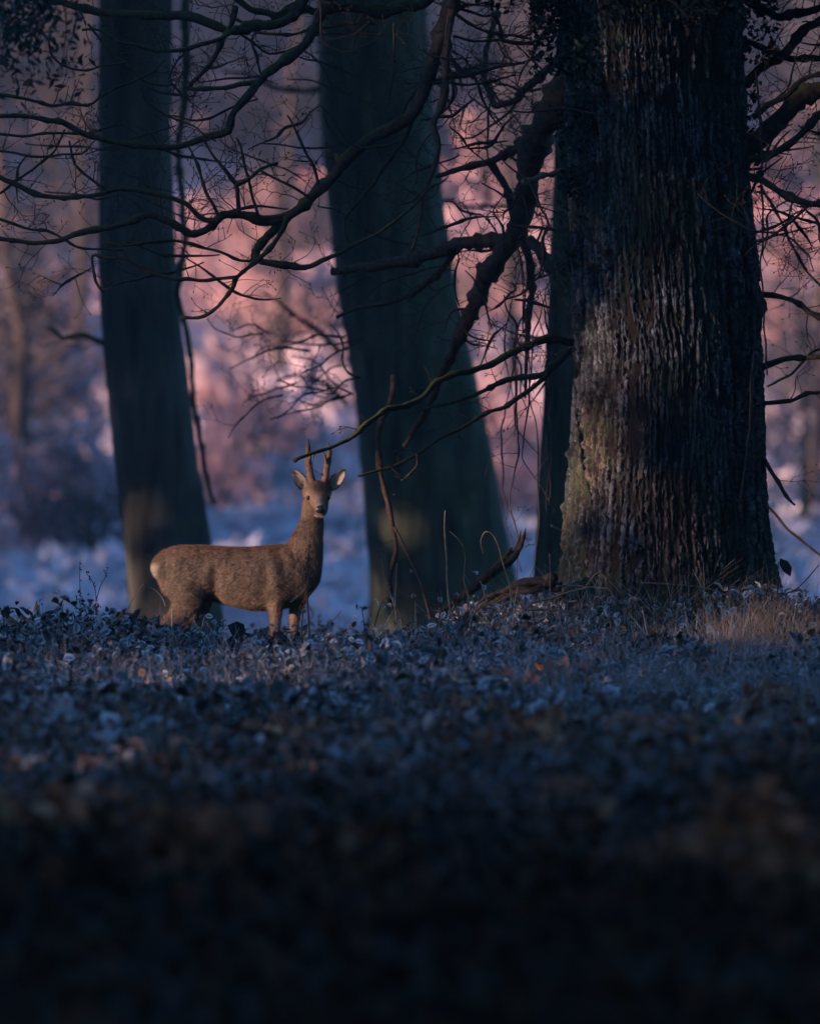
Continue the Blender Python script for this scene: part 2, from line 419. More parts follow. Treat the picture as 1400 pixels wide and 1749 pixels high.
for key in sorted(set((w, r) for w, r, *_ in HP)):
    row = sorted([h for h in HP if (h[0], h[1]) == key], key=lambda h: -h[2])
    for i, h in enumerate(row):
        h[4]['label'] = f'{h[0]} on the hill {h[1]}, {ORD[min(i, 16)]}' + ('' if i == 0 else ' from the top')

# ------------------------------------------------------------------ big oak trunk
OD = 41.6
tree = empty('oak_tree', 'massive furrowed oak trunk on a grassy bank with long bare branches reaching over the deer', 'tree', (1.42, OD, .3))
def child(name, me, mt, parent, **k):
    o = obj(name, me, mt, parent, **k); o.matrix_parent_inverse = parent.matrix_world.inverted() if False else o.matrix_parent_inverse
    # geometry is in world coordinates: undo the parent's offset
    r = parent
    off = Vector((0, 0, 0))
    while r is not None: off += r.location; r = r.parent
    o.location = -off
    return o
def oak_trunk():
    ny, nt_ = 720, 560
    py = np.array([-120, 0, 50, 160, 300, 400, 500, 600, 700, 800, 900, 960, 1000, 1050, 1110])
    le = np.array([935, 950, 962, 965, 970, 974, 978, 983, 980, 973, 965, 959, 952, 938, 915])
    ri = np.array([1285, 1262, 1262, 1268, 1274, 1286, 1296, 1300, 1303, 1307, 1313, 1319, 1326, 1340, 1365])
    rows = np.linspace(-120, 1110, ny)
    L = np.interp(rows, py, le); Rr = np.interp(rows, py, ri)
    k = OD / F
    cx = ((L + Rr) / 2 - 700) * k; rad = (Rr - L) / 2 * k
    z = CAMZ + (HZ - rows) * k
    # theta: dense sampling on the side facing the camera (-Y)
    u = np.linspace(0, 1, nt_, endpoint=False)
    th = 2 * math.pi * u
    th = th - .45 * np.sin(th)            # densest near theta = 0, which faces -Y
    TH, ZZ = np.meshgrid(th, z); RAD = rad[:, None]; CX = cx[:, None]
    t = TH / (2 * math.pi)
    # bark: meandering ridges with dead ends, cracked across
    w1 = 4.5 * (vnoise(t * 24, ZZ * 2.1, 1, 24) - .5) + 2.6 * (vnoise(t * 60, ZZ * 7.5, 2, 60) - .5) + 1.0 * (vnoise(t * 130, ZZ * 22, 12, 130) - .5)
    w2 = 5.0 * (vnoise(t * 20, ZZ * 1.8 + 7, 3, 20) - .5) + 2.8 * (vnoise(t * 50, ZZ * 8.5, 4, 50) - .5) + 1.0 * (vnoise(t * 110, ZZ * 25, 13, 110) - .5)
    hf = 1.1 * (vnoise(t * 300, ZZ * 55, 61, 300) - .5) + .7 * (vnoise(t * 160, ZZ * 30, 62, 160) - .5)
    r1 = np.abs(np.sin(t * math.pi * 76 + w1 * .75 + hf)); r2 = np.abs(np.sin(t * math.pi * 104 + w2 * .75 + 1 + hf))
    mix = sm(.42, .58, vnoise(t * 14, ZZ * 1.3, 5, 14))
    sn = r1 * (1 - mix) + r2 * mix
    wp = .8 * (vnoise(t * 30, ZZ * 4, 41, 30) - .5)
    n1 = np.abs(vnoise(t * 96 + wp, ZZ * 2.4, 42, 96) - .5) * 2
    n2 = np.abs(vnoise(t * 170 + wp * 2, ZZ * 7.0, 43, 170) - .5) * 2
    rg = np.minimum(np.minimum(sn * 1.1, n1 * 1.7 + .16), n2 * 2.0 + .28)
    rg = sm(.14, .66, rg + .26 * (vnoise(t * 240, ZZ * 26, 15, 240) - .5) + .10 * (vnoise(t * 130, ZZ * 60, 18, 130) - .5))
    brk = sm(.20, .38, vnoise(t * 90, ZZ * 11, 16, 90)); rg = rg * (.45 + .55 * brk)
    crack = sm(.0, .20, np.abs(vnoise(t * 110, ZZ * 17, 6, 110) - .5) * 2)
    fine = vnoise(t * 420, ZZ * 42, 7, 420) * .6 + vnoise(t * 210, ZZ * 75, 8, 210) * .4
    plate = vnoise(t * 80, ZZ * 4.5, 9, 80)
    relief = .026 * rg * (.65 + .5 * plate) - .012 * (1 - crack) * rg + .010 * (fine - .5) * (.4 + rg)
    # deep recess on the right-hand side, with a second rib outside it
    g = TH - 2 * math.pi * (TH > math.pi)
    groove = np.exp(-((g - 0.80 - .03 * np.sin(ZZ * 2)) / .085) ** 2)
    rib = np.exp(-((g - 1.12) / .16) ** 2)
    base = np.clip((1.0 - ZZ) / 1.0, 0, 1) ** 2.5
    lobes = 1 + base * (.16 * np.sin(g * 5 + 1) + .08 * np.sin(g * 9)) + .015 * np.sin(g * 3 + ZZ * .8)
    RR = RAD * (lobes - .14 * groove * (1 - .4 * base) + .02 * rib) + relief - .012
    burl = .05 * np.exp(-((ZZ - (CAMZ + (HZ - 522) * k)) / .05) ** 2 - ((g - 1.45) / .15) ** 2)
    burl += .035 * np.exp(-((ZZ - (CAMZ + (HZ - 775) * k)) / .03) ** 2 - ((g + 1.5) / .12) ** 2) + .03 * np.exp(-((ZZ - (CAMZ + (HZ - 865) * k)) / .03) ** 2 - ((g + 1.5) / .12) ** 2)
    RR = RR + burl
    X = CX + RR * np.sin(g); Y = OD - RR * np.cos(g)
    v = np.stack([X, Y, ZZ], -1).reshape(-1, 3)
    i = np.arange(ny - 1)[:, None] * nt_; j = np.arange(nt_)[None, :]; j2 = (j + 1) % nt_
    f = np.stack([i + j, i + nt_ + j, i + nt_ + j2, i + j2], -1).reshape(-1, 4)
    # pigment: grey lichen on the ridges, brown in fissures and on scuffed plates, algae low down and to the right
    lich = vnoise(t * 60, ZZ * 9, 20, 60) * .6 + fine * .4
    c_f = np.array([.012, .009, .008]); c_g = np.array([.092, .098, .104]); c_b = np.array([.095, .078, .064]); c_m = np.array([.035, .048, .026])
    br = sm(.45, .75, vnoise(t * 12, ZZ * 1.6 + 3, 22, 12) + .18 * np.exp(-((g + .15) / .3) ** 2))[..., None]
    C = (c_g * (1 - br) + c_b * br) * (.25 + 1.5 * lich[..., None] ** 1.4)
    rgm = (sm(.25, .85, rg) * (.45 + .55 * crack))[..., None]
    fleck = sm(.62, .80, vnoise(t * 380, ZZ * 60, 63, 380) * .65 + vnoise(t * 90, ZZ * 12, 64, 90) * .35)[..., None]; C = C * (1 + 1.3 * fleck)
    pit = sm(.66, .78, vnoise(t * 330, ZZ * 70, 65, 330))[..., None]; C = C * (1 - .7 * pit)
    C = c_f * (1 - rgm) + C * rgm
    ms = (sm(.52, .72, vnoise(t * 16, ZZ * 3.2, 24, 16) * .6 + vnoise(t * 90, ZZ * 18, 25, 90) * .4 + .85 * np.clip(.85 - ZZ, 0, 1) + .10 * sm(.0, .6, g)))[..., None] * .55
    C = C * (1 - ms) + c_m * ms
    child('trunk', new_mesh('trunk', v, f, True, C.reshape(-1, 3)), M_BARK_OAK, tree)
    return cx, rad, z
oak_trunk()

# ------------------------------------------------------------------ branches of the oak
def twig_from(acc, p, dirv, length, r0, level=0, droop=0.0):
    segs = max(3, int(length / .035)); pts = [p.copy()]; d = dirv.normalized(); q = p.copy()
    for s in range(segs):
        d = (d + Vector((R.gauss(0, .20), R.gauss(0, .14), R.gauss(0, .20) + .03 - droop))).normalized()
        q = q + d * (length / segs); pts.append(q.copy())
        if level < 2 and s >= 1 and R.random() < (.42 if level == 0 else .30):
            side = d.cross(Vector((0, 1, R.uniform(-.6, .6)))).normalized() * R.choice((-1, 1))
            twig_from(acc, q.copy(), d * .8 + side * R.uniform(.6, 1.2) + Vector((0, R.uniform(-.4, .4), 0)), length * R.uniform(.28, .6), r0 * .62, level + 1, droop)
    n = len(pts); rad = np.linspace(r0, max(r0 * .45, .0011), n) * (1 + .18 * (N.rand(n) - .5))
    acc.tube(pts, rad, 5 if level == 0 else 4)
    if level > 0 or R.random() < .8:                  # end bud
        e = pts[-1]; acc.tube([e - d * .004, e + d * .004, e + d * .010, e + d * .015], [.0016, .0036, .0028, .0006], 5)

def branch(pts, r0, r1, d0, d1=None, m=M_BRANCH, twigs=6, tl=(.08, .28), parent=None, droop=0.0, rmid=None, name='branch', wob=.0, up=.5):
    parent = parent or tree
    d1 = d0 if d1 is None else d1
    q = np.array(pts, float)
    seg = np.r_[0, np.cumsum(np.hypot(*np.diff(q, axis=0).T))]; t = seg / seg[-1]
    w = np.array([tuple(P(x, y, d0 + (d1 - d0) * tt)) for (x, y), tt in zip(q, t)])
    wk = [w[0]]
    for i in range(1, len(w)):
        dd_ = w[i] - w[i - 1]; nk = max(1, int(np.linalg.norm(dd_) / .07)); pr = np.array([-dd_[2], 0, dd_[0]]) / (np.linalg.norm(dd_) + 1e-9)
        for q_ in range(1, nk + 1):
            jit = R.gauss(0, .0048 if q_ < nk else .002); wk.append(w[i - 1] + dd_ * q_ / nk + pr * jit)
    w = crom(np.array(wk), 3)
    L = np.r_[0, np.cumsum(np.linalg.norm(np.diff(w, axis=0), axis=1))]; tt = L / L[-1]
    px = OD / F
    rad = (np.interp(tt, [0, .5, 1], [r0, rmid if rmid else (r0 * .55 + r1 * .45), r1])) * px
    # knobbly: local swellings and a little kink
    rad = rad * (1 + .34 * (vnoise(L * 14, np.zeros_like(L) + r0, 31) - .5) + .38 * (vnoise(L * 30, np.zeros_like(L), 32) > .80))
    w[1:-1, 1] += .03 * (vnoise(L[1:-1] * 4, L[1:-1] * 0, 33) - .5)
    w[1:-1, 2] += .010 * (vnoise(L[1:-1] * 9, L[1:-1] * 0 + r0, 34) - .5)
    a = Acc(); a.tube(w, rad, 9 if r0 > 4 else 6, rough=.16)
    o = child(name, a.mesh(name), m, parent)
    if twigs:
        b = Acc(); n = len(w)
        cnt = max(1, int(twigs * 1.0))
        for k in range(cnt):
            i = int(n * (R.random() ** .8) * .96) + 1; i = min(max(i, 1), n - 2)
            p = Vector(w[i]); tg = Vector(w[min(i + 1, n - 1)] - w[i - 1]).normalized()
            side = tg.cross(Vector((0, 1, 0))).normalized()
            if side.z < 0: side = -side
            if R.random() > up + .25: side = -side
            dv = tg * R.uniform(.1, 1.0) + side * R.uniform(.6, 1.3) + Vector((0, R.uniform(-.5, .5), 0))
            twig_from(b, p, dv, R.uniform(*tl), min(rad[i] * .5, R.uniform(.0024, .0042)), 0, droop)
        tgt = b.mesh('twigs')
        t_o = obj('twigs', tgt, M_TWIG, o, kind='stuff')
    return o

# boughs above the view that carry what hangs into it
branch([(1120, -200), (960, -150), (775, -70), (650, -50), (560, -38), (350, -70), (90, -60), (-60, -80)], 34, 9, 41.4, 40.6, twigs=6)
branch([(1180, -200), (1330, -120), (1480, 20), (1600, 60)], 30, 12, 41.6, 41.0, twigs=6)
# the long limb that sweeps down from the top and left across the picture
branch([(778, -80), (770, 10), (752, 60), (742, 95), (731, 125), (722, 155), (712, 182), (698, 200), (670, 216), (640, 232), (610, 255), (585, 278), (568, 300), (545, 325), (520, 348), (490, 367), (455, 376), (425, 369), (400, 365), (380, 367), (362, 385), (345, 395), (325, 397), (305, 386), (280, 375), (250, 367), (225, 377), (190, 387), (150, 393), (125, 400), (95, 412), (60, 417), (30, 412), (-20, 404)], 14, 3.2, 40.9, 40.3, twigs=20, tl=(.10, .34), rmid=8.5)
branch([(575, -36), (560, 0), (546, 27), (520, 75), (490, 100), (455, 125), (443, 140), (425, 160), (400, 190), (392, 215), (385, 226), (355, 233), (325, 243), (290, 250), (255, 250), (215, 243), (180, 238), (143, 228), (107, 207), (60, 200), (-20, 198)], 8.5, 3.5, 40.7, 40.4, twigs=15, tl=(.10, .32), rmid=6)
branch([(443, 140), (415, 143), (385, 149), (350, 151), (320, 150)], 4.5, 3, 40.7, twigs=5, tl=(.08, .2))
branch([(320, 150), (345, 125), (365, 98), (382, 65), (395, 42), (402, 10)], 3, 5, 40.7, 40.8, twigs=4, tl=(.08, .2))
branch([(545, -38), (500, 28), (470, 42), (440, 41), (410, 50), (388, 50), (360, 40), (325, 29), (290, 27), (240, 25), (180, 20), (130, 10), (80, -5), (20, -20)], 10, 5, 40.9, 40.8, twigs=12)
branch([(760, -60), (720, 8), (650, 18), (590, 12), (540, 22), (498, 10), (475, 28), (455, 20), (430, 15), (395, -10)], 10, 5, 41.2, 41.0, twigs=12)
branch([(405, 45), (380, 62), (340, 75), (300, 85), (255, 84), (200, 70), (170, 52), (140, 50)], 4, 2.5, 40.6, twigs=8)
branch([(492, 367), (470, 392), (452, 408), (438, 425), (436, 438), (447, 447), (470, 451), (495, 455), (521, 457), (578, 432), (650, 393), (686, 368), (721, 332), (735, 320)], 8, 1.8, 40.6, 40.5, twigs=9, rmid=4, tl=(.08, .22))
branch([(490, 370), (482, 393), (460, 425), (435, 447), (405, 472), (398, 490), (385, 510), (365, 528), (338, 543), (308, 541)], 4.5, 2.8, 40.5, 40.4, twigs=5, tl=(.06, .18))
branch([(405, 473), (370, 477), (300, 478), (265, 468), (235, 450), (210, 440), (180, 440), (158, 438), (160, 470), (166, 485), (178, 499)], 3.2, 2.4, 40.4, 40.3, twigs=5, tl=(.05, .14))
branch([(-30, 292), (0, 302), (25, 315), (60, 330), (100, 337), (150, 336), (190, 325), (240, 326), (290, 335), (318, 347), (340, 370), (358, 376), (378, 370)], 4.2, 4.2, 40.5, 40.4, twigs=13, tl=(.10, .30))
branch([(178, 412), (210, 420), (240, 414), (300, 412), (340, 420), (375, 430), (410, 445), (440, 446)], 2.4, 2.6, 40.6, twigs=6, tl=(.06, .18))
branch([(-20, 368), (30, 385), (80, 395), (130, 420), (170, 425), (210, 427)], 2.6, 1.6, 40.5, twigs=7, tl=(.06, .18))
branch([(408, 366), (406, 335), (403, 315), (395, 305), (380, 285), (362, 260), (345, 235)], 4, 1.8, 40.5, 40.4, twigs=5)
branch([(404, 316), (425, 305), (440, 293), (452, 286), (474, 279)], 3.6, 2.2, 40.4, 40.5, twigs=5, tl=(.06, .2))
branch([(374, 372), (365, 350), (350, 328), (338, 285), (322, 250)], 3, 1.8, 40.4, twigs=4)
branch([(441, 366), (430, 330), (418, 280), (412, 250), (402, 235)], 2.4, 1.4, 40.5, twigs=3, tl=(.05, .14))
branch([(545, 322), (535, 285), (522, 260), (507, 228), (490, 197)], 2.8, 1.8, 40.6, twigs=5, tl=(.06, .2))
branch([(612, 255), (585, 247), (572, 230), (560, 215), (552, 190)], 2.4, 1.4, 40.7, twigs=2, tl=(.05, .14))
branch([(530, 338), (500, 320), (470, 305), (447, 292)], 2.6, 1.6, 40.5, twigs=4, tl=(.06, .2))
branch([(772, 15), (765, 60), (762, 100), (760, 140), (752, 180), (740, 213), (748, 245), (745, 275), (735, 300), (722, 335), (718, 370), (712, 405), (703, 427)], 7, 2.8, 40.8, 40.6, m=M_BRANCHD, twigs=6, tl=(.06, .22), rmid=5.5)
branch([(708, 187), (690, 240), (675, 258), (655, 285), (640, 310), (610, 345), (590, 372), (588, 395), (594, 412)], 3.8, 1.8, 40.8, 40.7, twigs=5, tl=(.06, .18))
branch([(722, 140), (705, 160), (692, 178), (683, 205)], 3.6, 2, 40.8, twigs=2, tl=(.05, .12))
branch([(678, 242), (660, 248), (640, 252), (615, 250), (590, 235), (565, 200), (548, 180)], 2.4, 1.4, 40.6, twigs=3, tl=(.05, .15))
# broken limb hanging beside the trunk
branch([(985, 120), (955, 165), (935, 205), (915, 240), (903, 290), (896, 340), (882, 395), (852, 440), (822, 490), (792, 560), (768, 610), (748, 650), (732, 690), (710, 728), (690, 762)], 26, 4, 42.2, 43.4, m=M_BRANCHD, twigs=8, rmid=17, tl=(.1, .3))
branch([(890, 404), (850, 410), (800, 414), (770, 420), (730, 436), (700, 446), (650, 452), (600, 459), (566, 463)], 12, 7, 43.0, 43.8, m=M_BRANCHD, twigs=14, rmid=11, tl=(.1, .35))
branch([(790, 415), (775, 435), (745, 470), (705, 500), (650, 520), (600, 530), (575, 541)], 7, 3, 43.3, 44.0, m=M_BRANCHD, twigs=8, tl=(.1, .3))
branch([(960, 180), (900, 243), (870, 258), (836, 275), (790, 288), (745, 300)], 10, 4.5, 42.4, 43.0, m=M_BRANCHD, twigs=14, tl=(.1, .35), droop=.03)
branch([(839, 278), (850, 300), (864, 321), (872, 345), (880, 375), (888, 400)], 7, 8, 42.8, 42.9, m=M_BRANCHD, twigs=7, tl=(.1, .25))
branch([(1000, 60), (930, 120), (880, 170), (845, 178), (828, 140), (830, 82), (850, 20)], 8, 5, 43.4, 44.4, m=M_BRANCHD, twigs=12, tl=(.1, .4))
branch([(905, 410), (930, 440), (950, 480), (965, 510), (985, 540)], 10, 5, 42.6, 42.0, m=M_BRANCHD, twigs=6)
branch([(890, 405), (905, 450), (908, 500), (902, 560), (900, 620), (897, 680)], 8, 2, 42.9, 43.0, m=M_BRANCHD, twigs=8, droop=.06)
branch([(978, 290), (955, 292), (930, 298), (893, 311)], 5, 4, 41.4, 41.0, m=M_DRY, twigs=0)  # stub in pale straw colour, standing for the light on it
# the mossy boughs that point down at the deer's antlers
branch([(1012, 592), (985, 587), (945, 578), (925, 580), (900, 590), (870, 605), (840, 622), (800, 635), (762, 644), (742, 655), (725, 675), (703, 688), (680, 694), (660, 699), (638, 715), (620, 727), (605, 743), (590, 752), (560, 765), (530, 775), (502, 787)], 7, 3, 41.75, 40.4, twigs=5, tl=(.06, .16), rmid=5.5)
branch([(1000, 570), (970, 600), (930, 638), (900, 643), (872, 646), (850, 655), (810, 675), (770, 688), (720, 700)], 7, 2.5, 41.9, 42.6, twigs=6, rmid=5)
branch([(935, 640), (900, 668), (860, 695), (820, 712), (780, 735), (745, 755), (715, 775), (680, 792), (640, 806), (612, 813)], 4.2, 2.2, 41.8, 41.2, twigs=6, tl=(.06, .2))
branch([(712, 777), (712, 795), (700, 812), (686, 822)], 2.4, 1.5, 41.3, twigs=2, tl=(.05, .12))
branch([(672, 640), (671, 665), (665, 692), (650, 722), (646, 750), (646, 775), (650, 810), (660, 850), (668, 880), (674, 920), (676, 945), (668, 980), (665, 1030)], 5.2, 3.8, 41.4, 41.3, m=M_BRANCHD, twigs=2, tl=(.05, .15))
branch([(673, 900), (690, 935), (706, 965), (720, 1000), (735, 1060)], 2.8, 1.6, 41.3, 41.0, m=M_BRANCHD, twigs=2, tl=(.04, .1))
# right-hand side
branch([(1262, 275), (1278, 250), (1298, 234), (1322, 214), (1345, 188), (1368, 165), (1400, 154), (1450, 145)], 20, 13, 41.6, 41.4, twigs=8, tl=(.1, .35))
branch([(1268, 278), (1310, 268), (1345, 250), (1372, 225), (1400, 192), (1440, 160)], 6, 6, 41.5, 41.2, twigs=6)
branch([(1270, 300), (1295, 306), (1318, 318), (1348, 336), (1380, 345), (1440, 352)], 7, 5, 41.5, 41.3, m=M_BRANCHD, twigs=7)
branch([(1285, 500), (1318, 504), (1345, 509), (1365, 520), (1380, 532), (1430, 556)], 5, 4, 41.6, 41.3, m=M_BRANCHD, twigs=5)
branch([(1290, 635), (1315, 622), (1345, 612), (1375, 612), (1440, 605)], 5.5, 4, 41.6, 41.3, twigs=5)
branch([(1290, 690), (1330, 686), (1355, 683), (1376, 672), (1440, 668)], 3.5, 3, 41.6, 41.4, twigs=4)
branch([(1300, 775), (1315, 800), (1326, 822), (1342, 845), (1357, 863)], 4, 2.2, 41.5, 41.3, m=M_BRANCHD, twigs=1)
branch([(1255, 150), (1290, 125), (1335, 95), (1372, 50), (1420, 20)], 9, 6, 41.9, 41.6, twigs=12, tl=(.1, .35))
branch([(1250, 60), (1300, 80), (1350, 98), (1390, 100), (1440, 105)], 7, 5, 42.0, 41.7, twigs=12, tl=(.1, .35))
branch([(1285, 200), (1310, 180), (1345, 160), (1380, 130), (1430, 118)], 5, 4, 41.3, 41.1, twigs=8)
branch([(1240, -40), (1290, 10), (1330, 30), (1380, 20), (1430, 0)], 8, 6, 41.9, 41.6, twigs=12, tl=(.1, .35))
branch([(1290, 120), (1300, 250), (1302, 350), (1300, 470), (1305, 560), (1310, 640)], 1.8, 1.4, 41.0, twigs=0)
branch([(1288, 600), (1283, 680), (1277, 760), (1268, 830), (1262, 865)], 2.2, 1.5, 40.9, m=M_BRANCHD, twigs=0)
branch([(1310, 660), (1350, 640), (1390, 600), (1440, 590)], 2.2, 2, 43.5, twigs=7, tl=(.1, .3))
branch([(1300, 320), (1335, 380), (1370, 450), (1410, 500)], 3, 2.4, 44.5, twigs=8, tl=(.1, .4))
branch([(1305, 860), (1340, 900), (1380, 935), (1420, 960)], 2.6, 2, 43.5, twigs=1)
# upper left: fine spray, thicket of drooping shoots
for (pp, r0, d) in (([(-20, 160), (40, 168), (90, 182), (150, 178), (200, 150), (270, 120)], 3, 40.3), ([(-20, 225), (40, 232), (90, 228), (160, 225), (210, 212)], 2.4, 40.6),
                    ([(-20, 252), (30, 262), (80, 268), (140, 262), (160, 240)], 2.2, 40.2), ([(0, 330), (40, 300), (90, 262), (110, 220)], 2.4, 40.8), ([(83, 70), (90, 95), (110, 112), (150, 120), (200, 108), (240, 95)], 2, 40.5),
                    ([(150, 40), (190, 90), (250, 140), (300, 145)], 2.2, 40.9), ([(240, 140), (250, 170), (290, 198), (330, 215), (370, 240)], 1.8, 40.3), ([(190, 330), (160, 310), (130, 280), (118, 240)], 2.6, 40.6),
                    ([(400, 50), (430, 70), (460, 90), (500, 85)], 2.4, 41.0), ([(545, -10), (548, 50), (556, 72), (580, 88), (610, 88)], 2.2, 40.4), ([(672, 40), (672, 85), (672, 120), (664, 178)], 2.2, 40.4),
                    ([(400, 30), (440, 55), (500, 60), (560, 45), (640, 40)], 3, 41.6), ([(840, 20), (860, 70), (900, 75), (960, 60)], 3, 41.2), ([(760, 10), (800, 40), (850, 60), (905, 66)], 3, 41.2),
                    ([(775, 60), (810, 70), (850, 68), (900, 72)], 2.4, 41.0), ([(740, 142), (790, 145), (835, 140), (880, 128)], 2.6, 41.2)):
    branch(pp, r0, r0 * .6, d, twigs=7, tl=(.08, .26))
# tangle between the limb and the trunk
for k in range(60):
    x = R.uniform(750, 985); y = R.uniform(-20, 560); L = R.uniform(60, 190); a0 = R.uniform(.1, 2.6)
    pp = [(x, y)]
    for s in range(5):
        a0 += R.gauss(0, .35); x += math.cos(a0) * L / 5 * R.choice((1, 1, -1) if s == 0 else (1,)); y += abs(math.sin(a0)) * L / 5; pp.append((x, y))
    branch(pp, 1.0, .7, R.uniform(41.2, 45.5), rmid=R.uniform(1.4, 2.8), m=M_TWIG, twigs=4, tl=(.06, .22), droop=.02)
for k in range(17):          # long thin shoots hanging straight down
    x = R.uniform(862, 975); y = R.uniform(380, 640); L = R.uniform(160, 420); b0 = R.uniform(-25, 25)
    pp = [(x + b0 * 1.6 * math.sin(s / 5 * 3.1 * R.uniform(.8, 1.2)) + R.gauss(0, 5), y + L * s / 5) for s in range(6)]
    branch(pp, .8, .6, R.uniform(41.8, 44.5), rmid=R.uniform(1.0, 2.0), m=M_TWIG, twigs=2, tl=(.05, .18), droop=.08)
for k in range(18):
    x = R.uniform(430, 640); y = R.uniform(560, 700); L = R.uniform(60, 150); a0 = R.uniform(-.4, .6)
    pp = [(x, y)]
    for s in range(5):
        a0 += R.gauss(0, .3); x -= math.cos(a0) * L / 5; y += math.sin(a0) * L / 5; pp.append((x, y))
    branch(pp, R.uniform(1.6, 2.6), 1.0, R.uniform(46, 50), m=M_TWIG, twigs=3, tl=(.06, .25))

for k in range(84):
    x = R.uniform(-10, 1400); y = R.uniform(-30, 150) if k < 26 else R.uniform(120, 480)
    if k >= 26: x = R.choice([R.uniform(700, 960), R.uniform(1290, 1400), R.uniform(0, 560)])
    L = R.uniform(90, 220); a0 = R.choice((R.uniform(.1, .9), R.uniform(2.2, 3.0))); pp = [(x, y)]
    for s in range(6):
        a0 += R.gauss(0, .28); x += math.cos(a0) * L / 6; y += math.sin(a0) * L / 9; pp.append((x, y))
    branch(pp, 1.2, .7, R.uniform(40.3, 44.5), rmid=R.uniform(1.6, 3.0), m=M_TWIG, twigs=7, tl=(.07, .26))
# unseen ivied crown, with leaf masses added to shade the trunks
def crown():
    c = [blob(6500, (-1.5, 54.0, 7.6), (5.0, 6.0, 2.2)), blob(2500, (-2.5, 60.0, 8.6), (5.0, 5.0, 2.2)), blob(5200, (1.7, 39.9, 5.2), (1.9, 1.4, 1.2)), blob(5200, (1.0, 42.0, 7.6), (4.2, 5.0, 2.1)), blob(2600, (-3.2, 45, 7.8), (3.2, 4.0, 1.8)), blob(1800, (3.8, 41, 6.8), (2.2, 4.0, 1.8))]
    c = np.concatenate(c)
    lim = CAMZ + c[:, 1] * .0525 + .35
    c = c[c[:, 2] > lim]
    v, f = quads(c, .12 + .12 * N.rand(len(c)))
    child('crown', new_mesh('crown', v, f), M_IVY, tree, kind='stuff')
crown()
def ivy(n, boxes, parent):
    cs = []
    for (px0, px1, py0, py1, d, m) in boxes:
        for k in range(m):
            x = R.uniform(px0, px1); y = R.uniform(py0, py1) if R.random() < .5 else py0 + abs(R.gauss(0, .35)) * (py1 - py0)
            p = P(x, y, d + R.uniform(-.10, .12)); cs.append(tuple(p))
    c = np.array(cs); v, f = quads(c, .012 + .014 * N.rand(len(c)), np.array([0, -1.0, .2]), .9)
    child('ivy', new_mesh('ivy', v, f), M_IVY, parent, kind='stuff')
ivy(0, [(905, 1010, -60, 130, 41.3, 1300), (975, 1030, 60, 200, 41.0, 160), (955, 1005, 180, 330, 41.15, 330), (955, 1000, 300, 380, 41.2, 60), (960, 985, 420, 470, 41.3, 40), (1000, 1280, -60, 30, 41.0, 900), (1245, 1330, -40, 110, 41.6, 500), (1255, 1300, 130, 330, 41.6, 140), (780, 930, -60, 20, 41.5, 260)], tree)

# ------------------------------------------------------------------ trunks behind
def plain_trunk(name, label, edges, d, m, rough=.02, group=None, seed=0):
    e = np.array(edges, float); rows = np.linspace(e[0, 0], e[-1, 0], 160)
    L = np.interp(rows, e[:, 0], e[:, 1]); Rr = np.interp(rows, e[:, 0], e[:, 2]); k = d / F
    cx = ((L + Rr) / 2 - 700) * k; rad = (Rr - L) / 2 * k; z = CAMZ + (HZ - rows) * k
    th = np.linspace(0, 2 * math.pi, 96, endpoint=False); TH, ZZ = np.meshgrid(th, z); t = TH / 6.28318
    rel = rad[:, None] * (1 + rough * np.sin(TH * 3 + ZZ + seed) + rough * .8 * np.sin(TH * 7 + ZZ * .6)) + .012 * (vnoise(t * 60, ZZ * 3, seed, 60) - .5) + .02 * (vnoise(t * 20, ZZ * 1.2, seed + 1, 20) - .5)
    X = cx[:, None] + rel * np.sin(TH); Y = d - rel * np.cos(TH)
    v = np.stack([X, Y, ZZ], -1).reshape(-1, 3); nt_ = 96; ny = 160
    i = np.arange(ny - 1)[:, None] * nt_; j = np.arange(nt_)[None, :]; j2 = (j + 1) % nt_
    f = np.stack([i + j, i + nt_ + j, i + nt_ + j2, i + j2], -1).reshape(-1, 4)
    r = empty(name, label, 'tree', (float(cx[-1]), d, float(ground(cx[-1], d))), group)
    child('trunk', new_mesh('trunk', v, f, True), m, r)
    return r
t1 = plain_trunk('beech_tree', 'slim grey-green trunk leaning behind the rump of the deer', [(-200, 168, 300), (0, 170, 296), (200, 168, 293), (500, 172, 303), (600, 178, 315), (700, 187, 328), (800, 197, 338), (870, 204, 350), (950, 211, 364), (1020, 217, 375), (1090, 221, 388), (1180, 215, 405)], 56, M_BARK_BEECH, seed=3)
t2 = plain_trunk('mossy_tree', 'broad dark mossy trunk flaring to its base behind the deer head', [(-200, 535, 705), (0, 543, 725), (180, 547, 740), (350, 562, 760), (500, 575, 782), (600, 593, 803), (700, 608, 826), (800, 616, 842), (880, 622, 858), (950, 628, 872), (1020, 630, 890), (1100, 622, 915), (1200, 600, 950)], 60, M_BARK_MOSSY, .03, seed=9)
t3 = plain_trunk('ivy_tree', 'narrow dark trunk hidden close behind the left edge of the oak', [(-200, 960, 1040), (200, 950, 1040), (420, 940, 1035), (600, 930, 1030), (800, 922, 1030), (950, 915, 1035), (1100, 905, 1050)], 50, M_BARK_MOSSY, .05, seed=14)
def side_branch(pts, r0, r1, d, parent, m, twigs=0, **k): return branch(pts, r0 * d / OD, r1 * d / OD, d, d, m=m, twigs=twigs, parent=parent, **k)
side_branch([(322, -80), (316, 0), (318, 100), (314, 180), (305, 250), (309, 320), (316, 400), (308, 460), (304, 510), (314, 548), (322, 580), (328, 640), (331, 690), (338, 730), (346, 780), (355, 820), (365, 860)], 7, 3.6, 54.5, t1, M_BARK_MOSSY)
